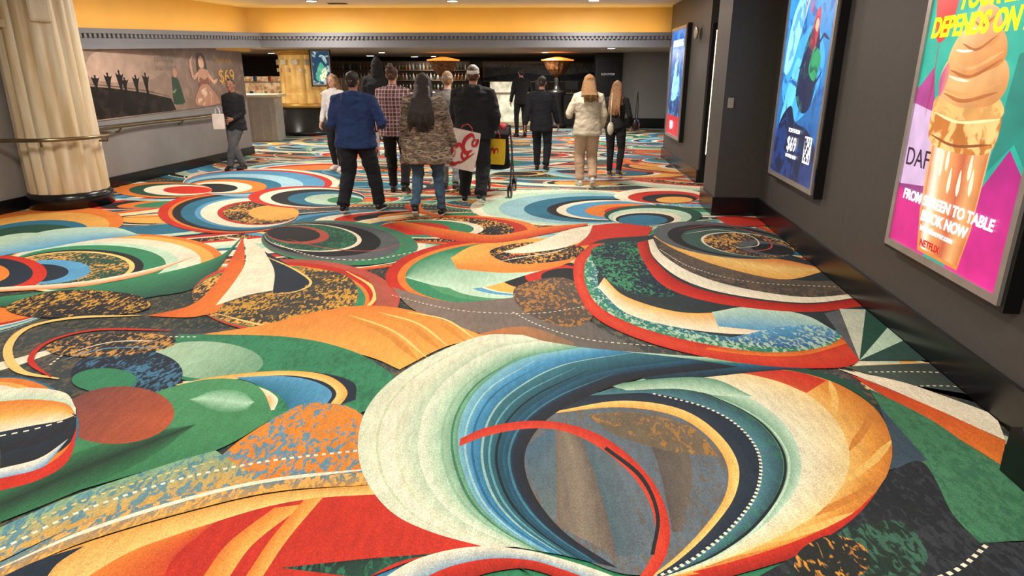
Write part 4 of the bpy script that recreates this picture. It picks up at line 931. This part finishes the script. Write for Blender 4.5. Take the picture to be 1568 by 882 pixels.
    for wr, hd, pn, sd_ in fin:
        for i, (o_, ln) in enumerate(((.03, .075), (.01, .083), (-.01, .078), (-.029, .06))):
            p = wr+hd*.088+sd_*o_; d_ = hd.copy(); pts = [p-hd*.02, p]; ax = hd.cross(pn)
            for t_, ang in ((.45, .35), (.3, .45), (.25, .4)):
                d_ = (Matrix.Rotation(ang, 3, ax) @ d_); p = p+d_*ln*t_; pts.append(p.copy())
            loft(bmx, pts, [.009, .009, .0085, .0078, .0065], seg=8, mi=0)
        p = wr+hd*.025+sd_*.025; d1 = (sd_*.8+hd*.8+pn*.3).normalized(); d2 = (hd+pn*.5+sd_*.2).normalized()
        loft(bmx, [p, p+d1*.035, p+d1*.035+d2*.026, p+d1*.035+d2*.045], [.012, .011, .0095, .007], seg=8, mi=0)
    bmx.to_mesh(body); bmx.free()
    for v in body.vertices: v.co = v.co*s
    for p in body.polygons: p.use_smooth = True
    o = new_obj('body', body, e, [ms[k] for k in order])
    if face:
        S3 = Matrix.Scale(s, 4)
        bm = bmesh.new()
        for sg in (-1, 1):
            loft(bm, [hv(sg*.03-.012, .087, .118), hv(sg*.03, .092, .118), hv(sg*.03+.012, .087, .118)], [.004, .007, .004], side=(0, 0, 1), seg=8, mi=0)
            loft(bm, [hv(sg*.03-.004, .095, .118), hv(sg*.03+.004, .095, .118)], [.005, .005], side=(0, 0, 1), seg=8, mi=1)
            loft(bm, [hv(sg*.03-.018, .088, .137), hv(sg*.03, .093, .141), hv(sg*.03+.018, .086, .137)], [.003, .004, .003], side=(0, 0, 1), seg=6, mi=1)
        loft(bm, [hv(-.022, .088, .06), hv(0, .098, .062), hv(.022, .088, .06)], [.004, .007, .004], side=(0, 0, 1), seg=8, mi=2)
        bm.transform(S3); bm_obj('face_features', bm, [mat('eye_white', '#e8e0d8', .3), mat('brow_dark', '#2a1a12', .6), mat('lips', '#a8504a', .5)], e, True)
    return e

H_dark = mat('dark_hair', '#17110e', .45, nscale=40, col2='#2c2019', stretch=(6, 6, .6), bump=.6, bscale=40)
H_brown = mat('brown_hair', '#3a261a', .5, nscale=40, col2='#5a3e2a', stretch=(6, 6, .6), bump=.6, bscale=40)
H_blond = mat('blond_hair', '#a87c48', .5, nscale=40, col2='#5c3c20', stretch=(6, 6, .6), bump=.6, bscale=40)
H_blond2 = mat('highlighted_hair', '#b88a5c', .5, nscale=30, col2='#6a452c', stretch=(6, 6, .6), bump=.6, bscale=40)
C_blue = cloth('navy_blue_fleece', '#20386a'); C_black = cloth('black_fleece', '#17171a', amt=.4); C_bpant = cloth('black_trousers', '#18191d', amt=.3)
C_navypant = cloth('dark_denim', '#151922'); C_jean = cloth('blue_denim', '#436078', amt=.35); C_cream = cloth('cream_knit', '#c8baa2', amt=.12)
C_beige = cloth('beige_trousers', '#c09f82', amt=.12); C_suit = cloth('charcoal_suit', '#12151e', amt=.3); C_grey = cloth('grey_trousers', '#5a5a5c'); C_white = cloth('white_knit', '#d8d4d0', amt=.12)
C_camo = ramp_mat('sherpa_camouflage', ['#3e362e', '#7c6a5a', '#5c5044', '#9a8872', '#4a4036', '#a89a82'], (1.2, 1.2, 5), 4.5)
C_plaid = plaid_mat('plaid_flannel', '#7c5560', '#2c2a34', '#d8b8b0')
S_black = mat('black_leather', '#141416', .35); S_white = mat('white_rubber', '#e0ddd8', .5); S_grey = mat('grey_sneaker', '#5a5a60', .7)

person('man_in_blue_hoodie', (-1.92, 8.2), -.1, 1.72, [(-.17, -.17, .03), (.2, .16, 0)], [(-.2, .2, 1.08, (0, 1, .1)), (.27, .24, 1.1, (0, 1, .1))], C_blue, C_navypant, S_black, H_dark, 'short', '#a8745a', loose=1.3, hem=.86, wid=1.16, pl_=1.4, hood=True, sole=S_white, elbow=(0, -1, .1), lean=.03, fold=.009)
person('woman_in_patterned_jacket', (-1.03, 7.93), -.05, 1.69, [(-.13, -.18, .07), (.15, .12, 0)], [(-.3, .1, .86), (.34, .12, .84)], C_camo, C_jean, S_black, H_dark, 'longwavy', '#b88468', loose=1.52, hem=.72, wid=1.1, coat_flare=1.16, pl_=1.05, female=True, sole=S_white, fold=.014)
person('man_in_white_cap', (-.5, 8.8), -.1, 1.78, [(-.16, .12, 0), (.1, -.17, .06)], [(-.3, .12, .84), (.26, .12, .98)], C_black, C_bpant, S_black, H_brown, 'cap', '#c08a6c', loose=1.32, hem=.88, wid=1.16, pl_=1.45, hood=True, sole=S_white, capm=mat('white_cotton', '#e6e0d6', .8))
person('woman_in_cream_sweater', (1.16, 10.3), .06, 1.66, [(-.1, .0, .0), (.09, -.14, .05)], [(-.26, .25, 1.1, (0, 1, 0)), (.25, .12, .93)], C_cream, C_beige, S_white, H_blond, 'bob', '#d0a080', loose=1.36, hem=.84, wid=1.05, pl_=1.35, female=True, fold=.006, hairlen=1.36)
person('woman_in_black_top', (1.73, 11.2), -.35, 1.56, [(-.1, .1, .0), (.12, -.12, .04)], [(-.22, .1, .9), (.26, .15, .95)], C_black, C_bpant, S_grey, H_blond2, 'long', '#d0a080', loose=1.1, hem=.92, female=True, pl_=1.05, sole=S_white, hairlen=1.16)
person('man_in_dark_suit', (.52, 11.9), -.2, 1.64, [(-.1, .16, .0), (.12, -.14, .04)], [(-.3, -.08, .85), (.3, .16, .86)], C_suit, C_suit, S_black, H_dark, 'short', '#a8745a', loose=1.22, hem=.78, pl_=1.2)
person('woman_in_plaid_shirt', (-1.68, 9.6), -.1, 1.78, [(-.1, .12, .0), (.14, -.12, .04)], [(-.26, .1, .86), (.26, .12, .86)], C_plaid, C_bpant, S_black, H_brown, 'bun', '#b88468', loose=1.28, hem=.84, pl_=1.15, female=True, wid=1.06)
person('woman_in_white_top', (-3.15, 12.0), 2.9, 1.66, [(-.1, .1, .0), (.1, -.06, .0)], [(-.22, .14, .9), (.22, .14, .9)], C_white, C_bpant, S_white, H_blond, 'long', '#d8a88c', loose=1.1, hem=.88, female=True, face=True)
person('man_in_black_hood', (-2.55, 13.0), .1, 1.92, [(-.12, .1, .0), (.12, -.1, .02)], [(-.26, .12, .9), (.26, .12, .9)], C_black, C_bpant, S_black, H_dark, 'short', '#6a4632', loose=1.3, hem=.84, hoodup=True, pl_=1.3)
person('woman_in_black_coat', (-4.98, 12.1), math.pi-.25, 1.62, [(.14, .14, .0), (-.06, .0, .0)], [(-.1, .2, 1.02, (1, .3, -.2)), (.12, .2, .98, (-1, .3, -.2))], C_black, C_grey, S_black, H_dark, 'short', '#a8745a', loose=1.28, hem=.82, pl_=1.3, female=True, face=True, headyaw=.3)
person('woman_in_grey_beanie', (-.93, 9.85), -.1, 1.7, [(-.1, .1, .0), (.1, -.1, .03)], [(-.24, .14, .9), (.24, .14, .9)], cloth('grey_coat', '#8a8680'), cloth('light_jeans', '#9aa0a4'), S_grey, H_blond2, 'cap', '#d0a080', loose=1.1, hem=.84, female=True, capm=cloth('beige_wool', '#b8aa94'))
person('man_at_reception', (.25, 18.5), .3, 1.8, [(-.1, .05, .0), (.1, -.05, .0)], [(-.24, .14, .9), (.24, .2, 1.0)], C_black, C_bpant, S_black, H_dark, 'short', '#b88468', loose=1.1, hem=.86)
person('receptionist', (-1.3, 23.7), math.pi, 1.72, [(-.1, .0, .0), (.1, .0, .0)], [(-.2, .25, 1.1), (.2, .25, 1.1)], C_suit, C_bpant, S_black, H_dark, 'short', '#b88468', loose=1.1, hem=.86, face=True)
person('man_in_lobby', (-4.2, 20.5), 1.2, 1.75, [(-.1, .05, .0), (.1, -.05, .0)], [(-.24, .14, .9), (.24, .2, 1.0)], C_suit, C_bpant, S_black, H_brown, 'short', '#c08a6c', loose=1.15, hem=.84, face=True)

# ------------------------------------------------------------ CARRIED THINGS
def shopping_bag(name, c, w, h, d, yaw, tilt, m, top, lm=None, curls=()):
    e = empty(name, c, yaw); e.rotation_euler = (0, tilt, yaw)
    bm = bmesh.new(); n = 8
    rings = []
    for i in range(n+1):
        z = -h/2+h*i/n; k = 1+.06*math.sin(math.pi*i/n); t = d/2*(1-.35*i/n)
        rings.append([bm.verts.new(p) for p in ((-w/2*k, -t, z), (0, -t*1.15, z), (w/2*k, -t, z), (w/2*k*.96, 0, z), (w/2*k, t, z), (0, t*1.15, z), (-w/2*k, t, z), (-w/2*k*.96, 0, z))])
    for a, b in zip(rings, rings[1:]):
        for k in range(8): bm.faces.new((a[k], a[(k+1) % 8], b[(k+1) % 8], b[k]))
    bm.faces.new(rings[0]); bm_obj('bag_body', bm, m, e)
    bm = bmesh.new()
    for sg in (-1, 1): tube(bm, [(-w*.22, sg*d*.3, h/2-.03), (-w*.16, sg*d*.2, h/2+top*.6), (0, 0, h/2+top), (w*.16, sg*d*.2, h/2+top*.6), (w*.22, sg*d*.3, h/2-.03)], .006)
    bm_obj('handles', bm, lm or m, e, True)
    if curls:
        A_ = Art(lambda x, z, o: (x, -d/2*(1.16-.2*z/h)-.004-o, z), .0004)
        for wd, q in curls: A_.stroke(crom(q, 10), wd, '#b01822')
        A_.build('printed_script', art_mat('bag_ink', 'poster'), e)
    return e
def letter(kind, x, z, s):
    if kind == 'C': return (.26*s, [(x+.3*s, z+.5*s), (x+.05*s, z+.72*s), (x-.3*s, z+.35*s), (x-.38*s, z-.2*s), (x-.1*s, z-.55*s), (x+.3*s, z-.3*s)])
    if kind == 'o': return (.18*s, [(x, z+.25*s), (x-.22*s, z), (x-.1*s, z-.35*s), (x+.15*s, z-.3*s), (x+.24*s, z+.02*s), (x, z+.25*s)])
    return (.18*s, [(x+.2*s, z+.28*s), (x-.18*s, z+.12*s), (x-.2*s, z-.28*s), (x+.05*s, z-.3*s), (x+.22*s, z+.25*s), (x+.22*s, z-.35*s)])
M_rink = mat('red_print', '#b01822', .5); M_wbag = mat('white_plastic_bag', '#dccfc4', .5, bump=.3, bscale=10); M_ybag = mat('yellow_plastic_bag', '#e8bc10', .4, bump=.3, bscale=10)
shopping_bag('shopping_bag', (-.62, 8.36, .77), .36, .48, .12, .1, .22, M_wbag, .08, M_rink, [letter('C', -.07, -.08, .2), letter('o', .03, -.04, .16), letter('C', .06, .08, .18), letter('a', .13, .13, .14), (.018, [(-.12, -.18), (0, -.15), (.1, -.05), (.15, .0)])])
shopping_bag('shopping_bag', (-1.97, 9.35, .72), .2, .36, .1, .2, .05, M_wbag, .1, M_rink, [letter('C', -.02, .05, .16), letter('o', .04, -.06, .14)])
shopping_bag('gift_bag', (-.22, 9.12, .66), .24, .34, .09, -.1, .05, M_ybag, .12, M_rink, [(.02, [(-.06, -.03), (-.06, .03), (-.03, .04), (-.02, -.02), (0, .04), (.03, .03), (.03, -.03)])])
shopping_bag('tote_bag', (-5.12, 11.74, .88), .18, .26, .08, .2, 0, M_wbag, .12, C_white)
def handbag(c, yaw, m):
    e = empty('handbag', c, yaw); bm = bmesh.new()
    loft(bm, [(-.1, 0, 0), (-.05, 0, .0), (.05, 0, .0), (.1, 0, 0)], [(.045, .08), (.05, .095), (.05, .095), (.045, .08)], side=(0, 1, 0), cap=.4); bm_obj('pouch', bm, m, e, True)
    bm = bmesh.new(); tube(bm, [(-.1, 0, .05), (-.08, 0, .3), (0, 0, .52), (.08, 0, .3), (.1, 0, .05)], .007); bm_obj('strap', bm, m, e, True)
handbag((1.5, 10.2, .88), 1.4, C_cream); handbag((2.06, 11.15, .86), 1.2, S_black)
e = empty('baby_stroller', (-.2, 9.55, 0), -.1); bm = bmesh.new()
for sg in (-1, 1):
    x = sg*.2; tube(bm, [(x, -.3, 1.0), (x, -.2, .9), (x, .35, .1)], .012); tube(bm, [(x, -.28, .1), (x, .0, .6), (x, .1, .75)], .012); tube(bm, [(x, -.12, .35), (x, .25, .38)], .01)
tube(bm, [(-.2, -.3, 1.0), (.2, -.3, 1.0)], .016); tube(bm, [(-.2, -.28, .1), (.2, -.28, .1)], .009); tube(bm, [(-.2, .35, .1), (.2, .35, .1)], .009)
bm_obj('frame', bm, mat('dark_tubing', '#3a3a3e', .4, .5), e, True)
bm = bmesh.new()
for sx in (-.2, .2):
    for y in (-.28, .35):
        for o_ in (-.022, .022):
            r0 = len(bm.verts); lathe(bm, [(.04, -.008), (.085, -.01), (.095, 0), (.085, .01), (.04, .008)], (0, 0, 0), 24)
            bm.verts.ensure_lookup_table(); vs = bm.verts[r0:]
            bmesh.ops.transform(bm, matrix=Matrix.Translation((sx+o_, y, .096)) @ Matrix.Rotation(math.pi/2, 4, 'Y'), verts=vs)
bm_obj('wheels', bm, M_black, e, True)
bm = bmesh.new(); loft(bm, [(0, -.08, .4), (0, .2, .4)], [(.18, .04), (.17, .05)]); loft(bm, [(0, -.06, .42), (0, -.18, .85)], [(.18, .03), (.17, .03)])
loft(bm, [(0, -.2, .86), (0, -.08, .98), (0, .1, .96)], [(.19, .03), (.2, .05), (.19, .02)]); bm_obj('seat_and_canopy', bm, C_black, e, True)
bm = bmesh.new(); loft(bm, [(-.12, -.3, .98), (0, -.32, 1.02), (.12, -.3, .98)], [.05, .07, .05]); bm_obj('folded_jacket', bm, cloth('red_fabric', '#b03a3a'), e, True)

# ------------------------------------------------------------ CAMERA
cam = bpy.data.cameras.new('camera'); co = bpy.data.objects.new('camera', cam); scene.collection.objects.link(co)
co.location = (0, 0, 1.7); co.rotation_euler = (math.radians(90-18.31), 0, 0); cam.lens = 22.96; cam.sensor_width = 36; cam.clip_start = .05
scene.camera = co
